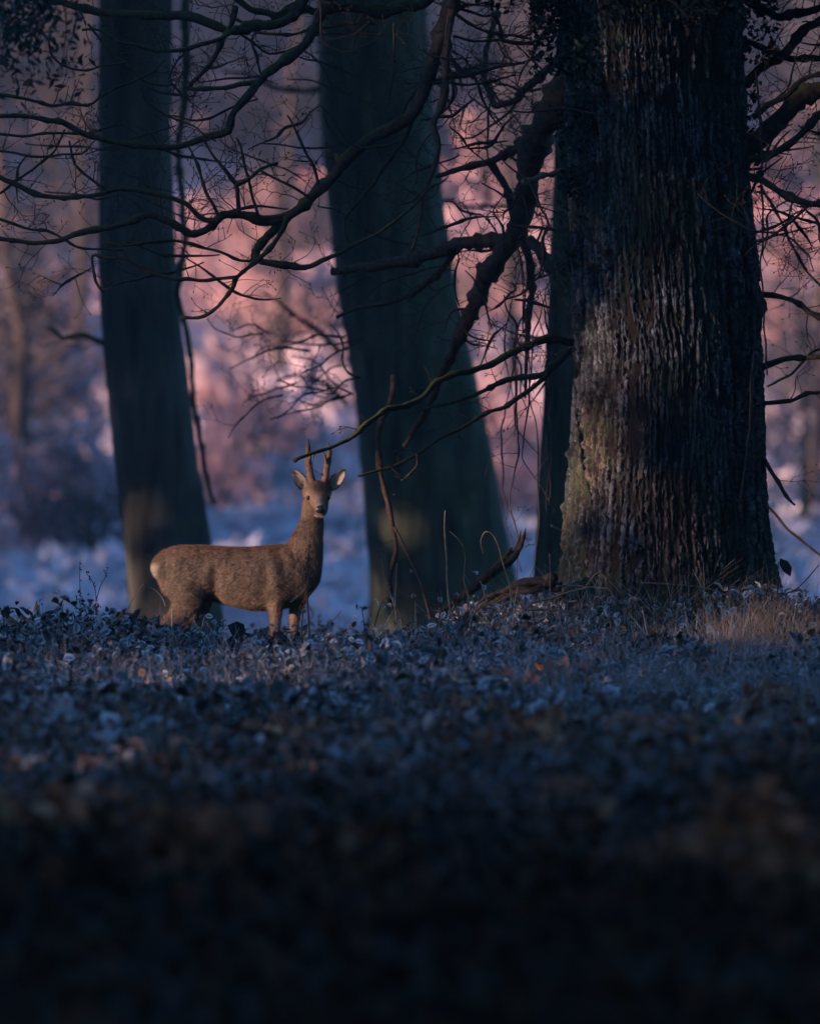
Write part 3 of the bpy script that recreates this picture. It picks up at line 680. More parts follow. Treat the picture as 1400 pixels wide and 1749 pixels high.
side_branch([(190, 590), (165, 582), (140, 572), (110, 578), (80, 560)], 6, 2.5, 56, t1, M_BARK_MOSSY, 6, tl=(.2, .5))
side_branch([(560, 150), (520, 155), (470, 150), (430, 128), (380, 120)], 5, 2.5, 60, t2, M_BARK_MOSSY, 5, tl=(.2, .6))
side_branch([(735, 140), (780, 128), (830, 110), (880, 108)], 6, 3, 60, t2, M_BARK_MOSSY, 8, tl=(.2, .6))
side_branch([(580, 600), (540, 560), (500, 535), (450, 500)], 5, 2, 58, t2, M_BARK_MOSSY, 10, tl=(.2, .6))
side_branch([(590, 690), (555, 655), (510, 640), (470, 650)], 4, 2, 58, t2, M_BARK_MOSSY, 12, tl=(.2, .5))
side_branch([(760, 340), (800, 355), (860, 352), (900, 370)], 4, 2, 58, t2, M_BARK_MOSSY, 10, tl=(.2, .5))

# out-of-focus leafy sprigs hanging in the upper left corner
g = empty('holly_spray', 'dark drooping foliage out of focus in the top corner beside the slim trunk', 'foliage', tuple(P(60, 80, 37)))
a = Acc()
for k in range(7):
    x = R.uniform(-10, 130); pts = [tuple(P(x + s * R.uniform(-3, 9), -60 + s * 38, 36.5 + .1 * k)) for s in range(6)]
    a.tube(crom(pts, 3), np.linspace(.006, .002, 16), 5)
child('stems', a.mesh('stems'), M_TWIG, g, kind='stuff')
cs = np.array([tuple(P(R.gauss(35, 55), R.gauss(20, 60), R.uniform(35, 38))) for k in range(1100)])
v, f = quads(cs, .02 + .018 * N.rand(len(cs)), None, .45)
child('foliage', new_mesh('foliage', v, f), M_IVY, g, kind='stuff')

# ------------------------------------------------------------------ undergrowth as geometry
def leaves(P0, size, base, frost_amt, tilt, out=None):
    """folded oval leaves with frost on the rim. P0 (n,3)"""
    n = len(P0)
    tt = np.array([0, .3, .68, 1.0]); wd = np.array([.06, .85, .9, .05])
    az = N.rand(n) * 2 * math.pi; pit = N.randn(n) * tilt; rol = N.randn(n) * tilt * .8
    fold = .15 + .5 * N.rand(n); curl = (.1 + .7 * N.rand(n)); wr = .5 + .35 * N.rand(n)
    loc = np.zeros((n, 4, 3, 3))
    for i in range(4):
        for j, s in enumerate((-1, 0, 1)):
            loc[:, i, j, 0] = (tt[i] - .5)
            loc[:, i, j, 1] = s * wd[i] * wr * .5
            loc[:, i, j, 2] = abs(s) * wd[i] * fold * .35 - curl * (tt[i] - .4) ** 2
    loc *= np.asarray(size)[:, None, None, None]
    x, y, z = loc[..., 0], loc[..., 1], loc[..., 2]
    cr, sr = np.cos(rol)[:, None, None], np.sin(rol)[:, None, None]; y, z = y * cr - z * sr, y * sr + z * cr
    cp, sp = np.cos(pit)[:, None, None], np.sin(pit)[:, None, None]; x, z = x * cp - z * sp, x * sp + z * cp
    ca, sa = np.cos(az)[:, None, None], np.sin(az)[:, None, None]; x, y = x * ca - y * sa, x * sa + y * ca
    v = (np.stack([x, y, z], -1) + P0[:, None, None, :]).reshape(-1, 3)
    q = []
    for i in range(3):
        for j in range(2): q.append([i * 3 + j, i * 3 + j + 1, i * 3 + j + 4, i * 3 + j + 3])
    f = (np.arange(n)[:, None, None] * 12 + np.array(q)[None]).reshape(-1, 4)
    fr = np.zeros((n, 4, 3)); fr[:, :, 0] = 1; fr[:, :, 2] = 1; fr[:, 0] = .4; fr[:, 3] = 1; fr[:, 1:3, 1] = .03
    fr = np.clip(fr * np.asarray(frost_amt)[:, None, None], 0, 1)[..., None]
    FR = np.array([.80, .88, .95])
    C = base[:, None, None, :] * (1 - fr) + FR * fr
    return v, f, C.reshape(-1, 3)

def blades(P0, length, width, base, lean=.35, frost=None):
    n = len(P0); az = N.rand(n) * 6.283; ln = np.abs(N.randn(n)) * lean; k = 5
    t = np.linspace(0, 1, k)
    bend = N.rand(n) * .8
    dx = np.cos(az); dy = np.sin(az)
    ctr = np.zeros((n, k, 3))
    for i, s in enumerate(t):
        h = length * (s - .3 * bend * s * s); o = length * (ln * s + bend * .5 * s * s)
        ctr[:, i, 0] = P0[:, 0] + dx * o; ctr[:, i, 1] = P0[:, 1] + dy * o; ctr[:, i, 2] = P0[:, 2] + h
    wa = N.rand(n) * 3.14; w = np.stack([np.cos(wa), np.sin(wa) * .4, 0 * wa], -1)
    v = np.zeros((n, k, 2, 3))
    for i, s in enumerate(t):
        ww = (width * (1 - .8 * s))[:, None] * w * .5
        v[:, i, 0] = ctr[:, i] - ww; v[:, i, 1] = ctr[:, i] + ww
    q = [[2 * i, 2 * i + 1, 2 * i + 3, 2 * i + 2] for i in range(k - 1)]
    f = (np.arange(n)[:, None, None] * 2 * k + np.array(q)[None]).reshape(-1, 4)
    C = np.repeat(base[:, None, :], 2 * k, 1)
    if frost is not None:
        fr = (np.linspace(.15, 1, k).repeat(2)[None] * frost[:, None])[..., None]
        C = C * (1 - fr) + np.array([.6, .66, .74]) * fr
    return v.reshape(-1, 3), f, C.reshape(-1, 3)

def pick(n, pal, w):
    pal = np.array(pal); w = np.array(w, float); i = N.choice(len(pal), n, p=w / w.sum())
    return pal[i] * (.6 + .8 * N.rand(n, 1))
PAL_L = [(.012, .028, .018), (.02, .035, .02), (.07, .03, .018), (.20, .075, .03), (.02, .012, .010), (.20, .16, .04)]
PAL_G = [(.30, .20, .11), (.20, .13, .08), (.10, .11, .06), (.36, .29, .2)]

def zone(name_l, name_g, n_l, n_g, y0, y1, ls, hf, fr, lab=None, w_l=(3, 3, 3, 3, 2, .12), xpad=1.5, gl=(.10, .30), gw=.0032, yexp=1.0):
    y = y0 + (y1 - y0) * N.rand(n_l) ** yexp; x = (N.rand(n_l) - .5) * 2 * (y * .0545 + xpad)
    dens = fbm(x * 1.1, y * 1.1, 60) + .5
    hgt = hf(x, y)
    z = ground(x, y) + hgt * (1 - N.rand(n_l) ** 2.2 * .95) + .01
    size = ls[0] + (ls[1] - ls[0]) * N.rand(n_l) ** 1.5
    patch = sm(-.14, .22, fbm(x * 1.6 + 5, y * .9, 70) + .4 * fbm(x * 5, y * 5, 71))
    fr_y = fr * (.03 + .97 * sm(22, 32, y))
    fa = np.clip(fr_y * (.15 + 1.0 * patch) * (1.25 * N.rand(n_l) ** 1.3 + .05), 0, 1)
    base = pick(n_l, PAL_L, w_l) * (.5 + .5 * sm(20, 32, y))[:, None]  # near leaves darkened in colour to stand for the roof's shade
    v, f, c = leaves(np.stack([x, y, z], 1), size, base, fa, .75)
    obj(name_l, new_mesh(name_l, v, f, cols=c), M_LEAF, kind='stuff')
    y = y0 + (y1 - y0) * N.rand(n_g) ** yexp; x = (N.rand(n_g) - .5) * 2 * (y * .0545 + xpad)
    keep = (fbm(x * 1.6 + 3, y * 1.6, 80) + .42 + .13 * N.randn(n_g) + .16 * sm(-.6, 1.2, x)) > .48
    x, y = x[keep], y[keep]; n = len(x)
    z = ground(x, y) + hf(x, y) * .35 * N.rand(n)
    L = gl[0] + (gl[1] - gl[0]) * N.rand(n) ** 1.6
    v, f, c = blades(np.stack([x, y, z], 1), L, gw * (.6 + .8 * N.rand(n)), pick(n, PAL_G, (3, 3, 1.5, 1)) * (.25 + .75 * sm(22, 36, y))[:, None], .4, np.clip(fr * .8 * N.rand(n) * 1.4 * sm(24, 37, y), 0, .9))  # blade colour also falls off toward the camera, as painted shade
    obj(name_g, new_mesh(name_g, v, f, cols=c), M_LEAF, kind='stuff')

def heap(x, y):
    h = .08 + .62 * np.clip(fbm(x * 1.5, y * 1.1, 90) + .08, 0, 1) + .10 * np.clip(fbm(x * 5, y * 4, 91), 0, 1)
    h = h + .13 * np.exp(-((x + 1.75) ** 2 / .18 + (y - 39.8) ** 2 / .7))
    h = h * (1 - .45 * np.exp(-((x + .85) ** 2 / .35 + (y - 40.5) ** 2 / 3.0)))
    h = h * (1 - .55 * np.exp(-((x - 1.45) ** 2 / 1.0 + (y - 41.2) ** 2 / .9)))
    return h
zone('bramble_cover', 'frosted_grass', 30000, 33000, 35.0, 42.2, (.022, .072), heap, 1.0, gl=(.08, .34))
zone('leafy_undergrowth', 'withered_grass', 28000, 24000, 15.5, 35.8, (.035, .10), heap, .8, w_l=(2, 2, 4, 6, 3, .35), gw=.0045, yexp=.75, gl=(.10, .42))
zone('distant_undergrowth', 'distant_grass', 5000, 6000, 42.0, 58.0, (.03, .08), heap, .7)

# ------------------------------------------------------------------ bramble plants on the ridge, leaf by leaf
leaf_me = []
for k in range(5):
    st = N.get_state()
    v, f, c = leaves(np.zeros((1, 3)), np.array([1.0]), np.array([[(.035, .06, .04), (.05, .03, .022), (.12, .055, .035), (.02, .035, .03), (.06, .075, .045)][k]]), np.array([.75]), .25)
    m_ = new_mesh('leaf', v, f, True, c); m_.materials.append(M_PLANT); leaf_me.append(m_)
def bramble(px, py, d, h, nl, label, spread=1.0, dark=False, size=(.028, .055)):
    base = P(px, py, d); gz = float(ground(base.x, d)); top = base.z
    e = empty('bramble_plant', label, 'bramble', (base.x, d, gz), 'brambles along the frosted ridge')
    a = Acc(); tips = []
    for s in range(4):
        dx = R.uniform(-.16, .16) * spread; H = (top - gz) * R.uniform(.7, 1.05)
        pts = [Vector((0, 0, 0)), Vector((dx * .4, R.uniform(-.05, .05), H * .6)), Vector((dx, R.uniform(-.06, .06), H)), Vector((dx * 1.6, 0, H * R.uniform(.8, .98)))]
        q = crom([tuple(p) for p in pts], 6); a.tube(q, np.linspace(.0035, .0016, len(q)), 5); tips.append(q)
    obj('stem', a.mesh('stem'), M_TWIG, e)
    for k in range(nl):
        q = tips[k % 4]; p = q[int(len(q) * R.uniform(.35, .99))]
        me = leaf_me[R.choice((1, 3, 1)) if dark else R.randrange(5)]
        o = obj('leaf', me, None, e); s = R.uniform(*size)
        o.location = (p[0] + R.gauss(0, .025), p[1] + R.gauss(0, .025), p[2] + R.gauss(0, .02)); o.scale = (s, s, s)
        o.rotation_euler = (R.uniform(-1.4, 1.4), R.uniform(-1.1, 1.1), R.uniform(0, 6.28))
BR = [(75, 1052, 39.6, 'bramble with drooping leaves at the far left of the ridge', 9), (130, 1040, 39.8, 'dark green bramble crowning the heap left of the deer', 16), (172, 1050, 39.7, 'round-leaved bramble on top of the left heap', 16), (205, 1068, 39.6, 'bramble leaning right under the slim trunk', 12),
      (250, 1080, 39.8, 'small bramble in front of the trunk foot and the deer hind foot', 10), (300, 1085, 40.2, 'bramble hiding the hind hooves of the deer', 14), (350, 1052, 40.0, 'tall frosted bramble in front of the deer thigh', 16), (398, 1078, 39.9, 'bramble with big blackened round leaves under the deer belly', 10),
      (420, 1100, 39.6, 'low bramble under the middle of the belly', 8), (470, 1100, 39.8, 'low bramble in front of the near foreleg', 9), (458, 1082, 40.4, 'leafy bramble touching the near foreleg from the rump side', 12), (500, 1086, 40.3, 'leafy bramble between the two forelegs of the deer', 12), (530, 1092, 40.2, 'small bramble just behind the dock stalk', 9), (325, 1075, 40.1, 'pale-rimmed bramble over the hind shank of the deer', 12),
      (560, 1100, 39.8, 'low bramble right of the dry stalk beside the chest', 9), (595, 1085, 40.0, 'frost-rimmed bramble at the start of the bank', 10),
      (628, 1028, 40.4, 'brown-leaved bramble standing left of the dangling vine', 11), (652, 1060, 40.2, 'dense bramble at the foot of the dangling vine', 12), (705, 1050, 40.3, 'bramble between the vine and the tall amber stem', 10), (748, 985, 40.5, 'two-leaved dark bramble left of the tall amber stem', 5),
      (795, 970, 40.5, 'brown bramble shoot right of the tall amber stem', 6), (775, 1030, 40.4, 'dark bramble below the leaning log', 10), (830, 1035, 40.4, 'bramble with black leaves against the leaning log', 12), (870, 1070, 40.1, 'frost-edged bramble in front of the log end', 14),
      (940, 1090, 39.8, 'frosted bramble below the left foot of the oak', 12), (1270, 1085, 40.0, 'frost-rimmed bramble below the right foot of the oak', 12), (1345, 1010, 40.6, 'bramble trailing dry leaves right of the oak', 12), (1390, 1015, 40.5, 'dark hanging bramble at the right border', 12), (1370, 1120, 39.8, 'bright frosted bramble low at the right border', 12)]
for (px, py, d, lab, nl) in BR:
    bramble(px, py, d, .2, nl, lab, dark=('dark' in lab or 'black' in lab), size=(.03, .062) if 'round' in lab or 'big' in lab else (.026, .052))

# ------------------------------------------------------------------ individual dry stems, traced
def stem(pts, r, label, d, m=M_DRY, cat='grass stem', name='dry_stem', beads=0, group=None):
    w = crom([tuple(P(x, y, d + .05 * math.sin(i))) for i, (x, y) in enumerate(pts)], 7)
    root = w[0] if w[0][2] < w[-1][2] else w[-1]
    e = empty(name, label, cat, tuple(root), group)
    a = Acc(); a.tube(w, np.linspace(r, r * .5, len(w)) * .0024, 6, rough=.25)
    for k in range(beads):
        p = Vector(w[int(len(w) * R.uniform(.45, 1)) - 1]) + Vector((R.gauss(0, .008), 0, R.gauss(0, .006)))
        s = R.uniform(.003, .006); a.tube([p, p + Vector((0, 0, s)), p + Vector((0, 0, 2 * s)), p + Vector((0, 0, 2.6 * s))], [s * .3, s, s * .8, .0004], 6)
    child('stalk', a.mesh('stalk'), m, e)
    return e
stem([(769, 1045), (764, 1000), (762, 950), (759, 905), (760, 872)], 2.6, 'tallest amber stem standing straight on the bank before the mossy trunk', 40.3)
stem([(677, 1065), (675, 1030), (676, 995), (678, 962)], 2.4, 'short amber stem beside the foot of the dangling vine', 40.3)
stem([(675, 1040), (665, 1010), (657, 985), (651, 955)], 1.7, 'thin amber stem crossing just left of the vine foot', 40.3, beads=4)
stem([(805, 1060), (800, 1020), (792, 990), (794, 950), (786, 925), (768, 908)], 1.6, 'thin grass stalk arching left over the tall amber stem', 40.4)
stem([(874, 1040), (870, 1000), (858, 960), (850, 930), (840, 912), (828, 909), (821, 925), (825, 945)], 2.0, 'grass stalk bent over like a hook above the leaning log', 40.4)
stem([(802, 1072), (806, 1050), (808, 1026)], 2.3, 'stubby pale stem at the foot of the bank', 39.9)
stem([(832, 1030), (826, 1010), (820, 992)], 2.2, 'pair of broken amber straws below the log', 40.1)
stem([(726, 1110), (718, 1085), (710, 1068)], 2.2, 'broken straw leaning left low on the ridge', 39.8)
stem([(738, 1095), (730, 1080), (728, 1066)], 2.0, 'upright broken straw low between the ridge brambles', 39.8)
stem([(530, 1105), (527, 1060), (524, 1010), (526, 965), (528, 930)], 2.6, 'dry dock stalk with hanging seeds in front of the deer chest', 40.2, M_DEAD, 'dry stalk', beads=70)
stem([(516, 1100), (516, 1060), (522, 1010), (527, 960)], 2.0, 'second seed stalk close left of the dock stalk before the chest', 40.25, M_DEAD, 'dry stalk', beads=50)
stem([(497, 1028), (507, 1020), (518, 1010), (524, 1000), (527, 985)], 1.8, 'pale curved side shoot crossing the far foreleg of the deer', 40.1)
stem([(533, 1105), (550, 1075), (568, 1060), (584, 1042)], 1.5, 'thin stalk leaning right of the deer forelegs', 40.0)
stem([(283, 1036), (276, 1020), (262, 1006), (243, 998)], 1.3, 'fine pale stalk arching behind the deer rump', 40.3)
stem([(200, 1075), (212, 1055), (226, 1025), (241, 1000)], 1.0, 'very fine upright stalk before the slim trunk', 40.3)
stem([(14, 1092), (10, 1065), (0, 1038)], 3.4, 'dark stem leaning out of the frame at the left border', 39.8, M_TWIG)
stem([(137, 1058), (137, 1020), (136, 980), (137, 955)], 1.1, 'hair-thin stalk rising over the left heap', 40.2, M_TWIG, beads=4)
stem([(152, 1056), (143, 1035), (138, 1022), (136, 1008)], 1.4, 'small berried stalk on the left heap', 40.2, M_TWIG, 'seed stalk', beads=18)
stem([(163, 1050), (164, 1020), (160, 998), (152, 985), (147, 978)], 1.1, 'tall branching seed stalk rising from the left heap', 40.3, M_TWIG, 'seed stalk', beads=8)
stem([(164, 1025), (172, 1000), (180, 985), (184, 968)], 1.1, 'seed stalk leaning to the right beside its taller twin on the left heap', 40.3, M_TWIG, 'seed stalk', beads=6)
stem([(165, 1050), (165, 1040), (167, 1034)], 2.2, 'reddish seed head low on the left heap', 40.2, M_DEAD, 'seed stalk', beads=26)
stem([(50, 1086), (85, 1075), (120, 1068), (155, 1058)], 3.0, 'dead pale cane lying across the left heap', 39.6, M_BRANCHD, 'cane')
stem([(141, 1137), (160, 1118), (173, 1107)], 2.4, 'pale straw leaning low in front of the left heap', 38.9)
stem([(10, 1078), (30, 1065), (60, 1060), (90, 1056)], 1.8, 'thin thorny runner at the far left above the brambles', 39.7, M_TWIG, 'cane')
stem([(1126, 1140), (1126, 1110), (1134, 1080), (1146, 1062)], 3.0, 'pale blade curving right in front of the oak', 38.6)
stem([(1180, 1070), (1190, 1080), (1202, 1092)], 2.6, 'short pale straw falling right below the oak', 38.8)
stem([(1326, 1090), (1328, 1040), (1327, 1000), (1329, 960)], 2.2, 'dark upright stem touching the right edge of the oak', 40.4, M_TWIG)
stem([(1296, 1052), (1310, 1030), (1340, 1015), (1365, 1002), (1398, 965)], 2.2, 'long cane rising right out of the oak foot', 40.3, M_TWIG, 'cane')
stem([(1290, 1050), (1305, 1035), (1314, 1020)], 3.0, 'pale broken straw at the right foot of the oak', 40.2)
stem([(1262, 990), (1250, 1000), (1243, 1020)], 1.5, 'faint grey stalk standing against the dark right side of the oak', 40.5)
stem([(950, 1002), (975, 1000), (1010, 1003), (1040, 1005)], 2.6, 'straw lying level across the foot of the oak', 40.6)
stem([(905, 1030), (940, 1022), (975, 1010), (1010, 1002)], 3.4, 'thick straw slanting up to the left foot of the oak', 40.5)
stem([(900, 1042), (940, 1042), (985, 1047), (1015, 1056)], 2.8, 'frosted runner lying under the left foot of the oak', 40.3, M_DRY)
stem([(1000, 1000), (1022, 978), (1040, 1000), (1052, 1035)], 1.8, 'straw bent like a tent against the lit bark', 40.6)
stem([(1034, 990), (1042, 1010), (1052, 1035)], 2.6, 'pale straw hanging down the bank before the oak', 40.5)
stem([(939, 1012), (939, 975), (938, 945)], 1.8, 'upright straw just left of the oak foot', 40.6)
stem([(941, 898), (955, 904), (966, 908)], 2.6, 'bright snapped twig end against the left side of the oak', 41.0)
stem([(1095, 995), (1150, 998), (1200, 1003), (1232, 1012)], 1.8, 'long straw lying right across the oak foot', 40.6)
stem([(960, 1075), (972, 1062), (980, 1048)], 2.0, 'straw leaning before the mossy left root', 40.2)
stem([(888, 1120), (895, 1090), (905, 1068)], 2.0, 'grey straw standing low on the slope before the log', 39.7)
stem([(1330, 1110), (1365, 1106), (1400, 1118)], 2.0, 'thin runner bowing out of frame at the right border', 39.9)
stem([(1250, 1320), (1268, 1240), (1275, 1180)], 2.0, 'tall faint stalk on the near slope below the oak', 36.0)
# tussocks of dry grass along the bank
def tussock(px, py, d, n, h, label):
    p = P(px, py, d); gz = float(ground(p.x, d)); e = empty('grass_tussock', label, 'grass tussock', (p.x, d, gz), 'dry grass tussocks on the bank')
    P0 = np.stack([N.randn(n) * .035, N.randn(n) * .03, np.zeros(n)], 1)
    v, f, c = blades(P0, N.uniform(.5, 1.15, n) * h, np.full(n, .0042), pick(n, [(.30, .20, .12), (.20, .13, .08), (.36, .27, .17)], (2, 2, 1)), .32, N.uniform(0, .35, n))
    obj('blades', new_mesh('blades', v, f, cols=c), M_LEAF, e, kind='stuff')
for (px, py, h, lb) in ((1262, 1100, .26, 'tall fawn tussock before the right root of the oak'), (1300, 1105, .28, 'tallest fawn tussock, right of the oak foot'), (1330, 1120, .24, 'fawn tussock right of the tallest one'), (1235, 1120, .20, 'low fawn tussock below the dark side of the oak'),
                    (640, 1100, .16, 'small tussock at the left end of the bank'), (700, 1095, .18, 'tussock below the foot of the dangling vine'), (760, 1090, .18, 'tussock at the foot of the tall amber stem'), (820, 1090, .17, 'tussock below the leaning log'),
                    (885, 1070, .18, 'tussock where the log meets the root'), (960, 1050, .15, 'tussock at the mossy left root of the oak'), (1050, 1045, .14, 'short tussock before the lit bark'), (1120, 1050, .14, 'short tussock before the middle of the oak'),
                    (1180, 1060, .15, 'short tussock before the shaded bark'), (470, 1105, .12, 'thin tussock at the foreleg of the deer'), (545, 1105, .14, 'thin tussock beside the dock stalk'), (1390, 1130, .22, 'tussock cut by the right border')):
    for q_ in range(1): tussock(px, py, 40.1 + R.uniform(-.3, .3), 150, h * 1.45, lb)
# loose straw on the bank
n = 520; x = N.uniform(.35, 2.15, n); y = N.uniform(40.2, 41.2, n); z = ground(x, y) + .05
v, f, c = blades(np.stack([x, y, z], 1), N.uniform(.10, .30, n), np.full(n, .005), pick(n, [(.20, .14, .085), (.30, .22, .14)], (1, 1)), 1.3)
obj('bank_straw', new_mesh('bank_straw', v, f, cols=c), M_LEAF, kind='stuff')

# withered bracken and dock standing out of focus in the near undergrowth
def withered(px, py, d, h, label):
    p = P(px, py, d); gz = float(ground(p.x, d)); e = empty('withered_bracken', label, 'bracken', (p.x, d, gz), 'withered plants in the near undergrowth')
    n = 110; P0 = np.stack([N.randn(n) * .05, N.randn(n) * .05, np.zeros(n)], 1)
    v, f, c = blades(P0, N.uniform(.5, 1.1, n) * h, np.full(n, .008), pick(n, [(.42, .19, .09), (.50, .30, .17)], (2, 2)), .22)
    obj('stems', new_mesh('stems', v, f, cols=c), M_LEAF, e, kind='stuff')
    n = 80; q = np.stack([N.randn(n) * .09, N.randn(n) * .07, h * N.uniform(.3, 1.0, n)], 1)
    v, f, c = leaves(q, N.uniform(.04, .10, n), pick(n, [(.42, .14, .05), (.28, .10, .045), (.46, .24, .11)], (2, 2, 1)), N.uniform(0, .15, n), 1.0)
    obj('leaves', new_mesh('leaves', v, f, cols=c), M_LEAF, e, kind='stuff')
for (px, py, d, h, lb) in ((1180, 1480, 22.5, .24, 'pale brown withered clump blurred below the oak, nearer than the rest'), (1265, 1440, 23.5, .34, 'tall rusty blurred stalks below the right side of the oak'), (1345, 1480, 21.5, .36, 'large rusty blurred clump by the lower right border'),
                           (350, 1480, 22.5, .30, 'fawn blurred bracken fan below the deer'), (280, 1420, 24.5, .24, 'rusty blurred bracken left of the fawn fan'), (90, 1400, 25, .24, 'rust-red blurred clump near the left border'), (600, 1470, 23, .22, 'brown blurred clump in the middle of the near ground'),
                           (820, 1290, 32, .22, 'tan leafy clump in the middle distance below the log'), (910, 1330, 30, .24, 'russet clump below the left edge of the oak'), (1100, 1300, 31, .20, 'brown clump below the middle of the oak'), (730, 1260, 34, .18, 'dark brown clump below the tall amber stem'),
                           (960, 1200, 36.5, .20, 'narrow rusty dock spike before the left root of the oak'), (470, 1300, 31, .18, 'brown clump below the forelegs of the deer'), (130, 1290, 32, .20, 'brown clump below the left heap'), (1320, 1260, 34, .20, 'brown clump below the right root of the oak'), (980, 1420, 25, .24, 'grey-brown blurred clump between oak and near edge')):
    withered(px, py, d, h, lb)
# dead leaves one can point at
def dead_leaf(px, py, d, s, rot, label, m=M_DEAD):
    v, f, c = leaves(np.zeros((1, 3)), np.array([s]), np.array([[.25, .09, .04]]), np.array([0.0]), .2)
    o = obj('dead_leaf', new_mesh('dead_leaf', v, f, True), m); o.location = P(px, py, d); o.rotation_euler = rot
    o['label'] = label; o['category'] = 'leaf'
dead_leaf(562, 262, 40.6, .07, (1.4, .3, .5), 'curled orange oak leaf hanging on the twig before the broad mossy trunk')
dead_leaf(574, 268, 40.6, .06, (1.3, 1.1, .2), 'second orange oak leaf touching its twin above the long bough')
dead_leaf(10, 112, 40.2, .07, (1.2, .4, 1.0), 'rust leaf highest at the left border under the dark foliage')
dead_leaf(50, 140, 40.2, .085, (1.2, 1.3, .4), 'rust leaf hanging upright near the left border')
dead_leaf(618, 712, 46.0, .05, (1.2, .3, .4), 'small orange leaf caught in the blurred twigs above the antlers')
dead_leaf(1341, 968, 40.4, .115, (1.25, .35, .2), 'big blackened leaf standing alone right of the oak foot', M_DARK_FOLIAGE)
dead_leaf(405, 1076, 39.5, .11, (1.3, 1.0, .3), 'large blackened round leaf under the deer belly', M_DARK_FOLIAGE)
dead_leaf(395, 1100, 39.5, .085, (1.3, 1.4, .3), 'smaller black leaf hanging below the large round one', M_DARK_FOLIAGE)
dead_leaf(188, 1080, 39.5, .075, (1.3, .2, .3), 'black round leaf at the right end of the left heap', M_DARK_FOLIAGE)
dead_leaf(243, 1064, 39.8, .055, (1.3, 1.5, .3), 'narrow tan-edged leaf hanging by itself before the slim trunk')
dead_leaf(1288, 1042, 40.2, .06, (1.3, .6, .3), 'pale tan leaf on the bank right of the oak root')
dead_leaf(1170, 1278, 34, .10, (1.2, .9, .3), 'yellowish blurred leaf standing in the near undergrowth')
dead_leaf(800, 1250, 34.5, .14, (.9, .4, .3), 'pale tan blurred leaf lying in the near undergrowth')

# leaning log and root wood on the bank
e = empty('leaning_log', 'weathered broken log leaning on the bank left of the oak', 'log', tuple(P(815, 1000, 41.2)))
a = Acc(); LP_ = [(735, 1062), (790, 1018), (830, 985), (862, 962), (880, 938), (890, 902)]
for q_ in range(9):
    k0 = R.uniform(0, .35); k1 = R.uniform(.55, 1.0) if q_ else 1.0
    w = crom([tuple(P(x + R.gauss(0, 3.5), y + R.gauss(0, 3.5), 41.2 + i * .06 + R.gauss(0, .015))) for i, (x, y) in enumerate(LP_)], 8)
    w = w[int(len(w) * k0):max(int(len(w) * k0) + 6, int(len(w) * k1))]
    a.tube(w, np.interp(np.linspace(0, 1, len(w)), [0, .5, .9, 1], [.012, .019, .010, .001]) * R.uniform(.7, 1.2), 7, rough=.3)
child('log', a.mesh('log', False), M_BRANCHD, e, kind='stuff')
a = Acc()
for q_ in range(8):
    w = crom([tuple(P(x + R.gauss(0, 6), y + R.gauss(0, 6), 41.1 + R.gauss(0, .03))) for x, y in [(800, 1045), (850, 1020), (905, 1000), (945, 985)]], 8)
    w = w[R.randrange(0, 8):]; a.tube(w, np.linspace(.008, R.uniform(.02, .035), len(w)), 8, rough=.25)
child('roots', a.mesh('roots', False), M_BRANCHD, e, kind='stuff')
n = 900; th = N.rand(n) * 6.28
c = np.stack([N.uniform(.15, 2.2, n), N.uniform(40.5, 41.3, n), np.zeros(n)], 1); c[:, 2] = ground(c[:, 0], c[:, 1]) + .03
kk = (c[:, 0] > .9) | (N.rand(n) > .6); c = c[kk]
v, f = quads(c, .02 + .02 * N.rand(len(c)), np.array([0, -.3, 1.0])); obj('moss', new_mesh('moss', v, f), M_MOSS, kind='stuff')

# ------------------------------------------------------------------ roe buck
DD = 42.3; K = DD / F; GY = 1157.0
DX, DZ = (400 - 700) * K, CAMZ + (HZ - GY) * K
def D(px, py, dep=0.0): return np.array([(px - 400) * K, dep * K, (GY - py) * K])
def loft(rings, axis_pts=None, seg=20):
    """rings: (cx, cy(px row), depth, r_side, r_other, normal axis) stacked; ring plane perpendicular to local tangent"""
    c = np.array([D(r[0], r[1], r[2]) for r in rings]); ra = np.array([r[3] for r in rings]) * K; rb = np.array([r[4] for r in rings]) * K
    n = len(c); cc = crom(c, 6); tt = np.linspace(0, n - 1, len(cc)); ra = np.interp(tt, range(n), ra); rb = np.interp(tt, range(n), rb)
    t = np.gradient(cc, axis=0); t /= np.linalg.norm(t, axis=1)[:, None]
    side = rings[0][5] if len(rings[0]) > 5 else (0, 1, 0)
    B = np.broadcast_to(np.array(side, float), t.shape); B = B - (B * t).sum(1)[:, None] * t; B /= np.linalg.norm(B, axis=1)[:, None]
    A = np.cross(B, t)
    th = np.linspace(0, 6.28318, seg, endpoint=False)
    v = cc[:, None] + A[:, None] * np.cos(th)[None, :, None] * ra[:, None, None] + B[:, None] * np.sin(th)[None, :, None] * rb[:, None, None]
    m = len(cc); v = v.reshape(-1, 3)
    i = np.arange(m - 1)[:, None] * seg; j = np.arange(seg)[None]; j2 = (j + 1) % seg
    f = np.stack([i + j, i + j2, i + seg + j2, i + seg + j], -1).reshape(-1, 4)
    b = len(v); v = np.vstack([v, cc[0], cc[-1]])
    tri = np.array([[b, (k + 1) % seg, k] for k in range(seg)] + [[b + 1, b - seg + k, b - seg + (k + 1) % seg] for k in range(seg)])
    return v, f, tri
pieces = []
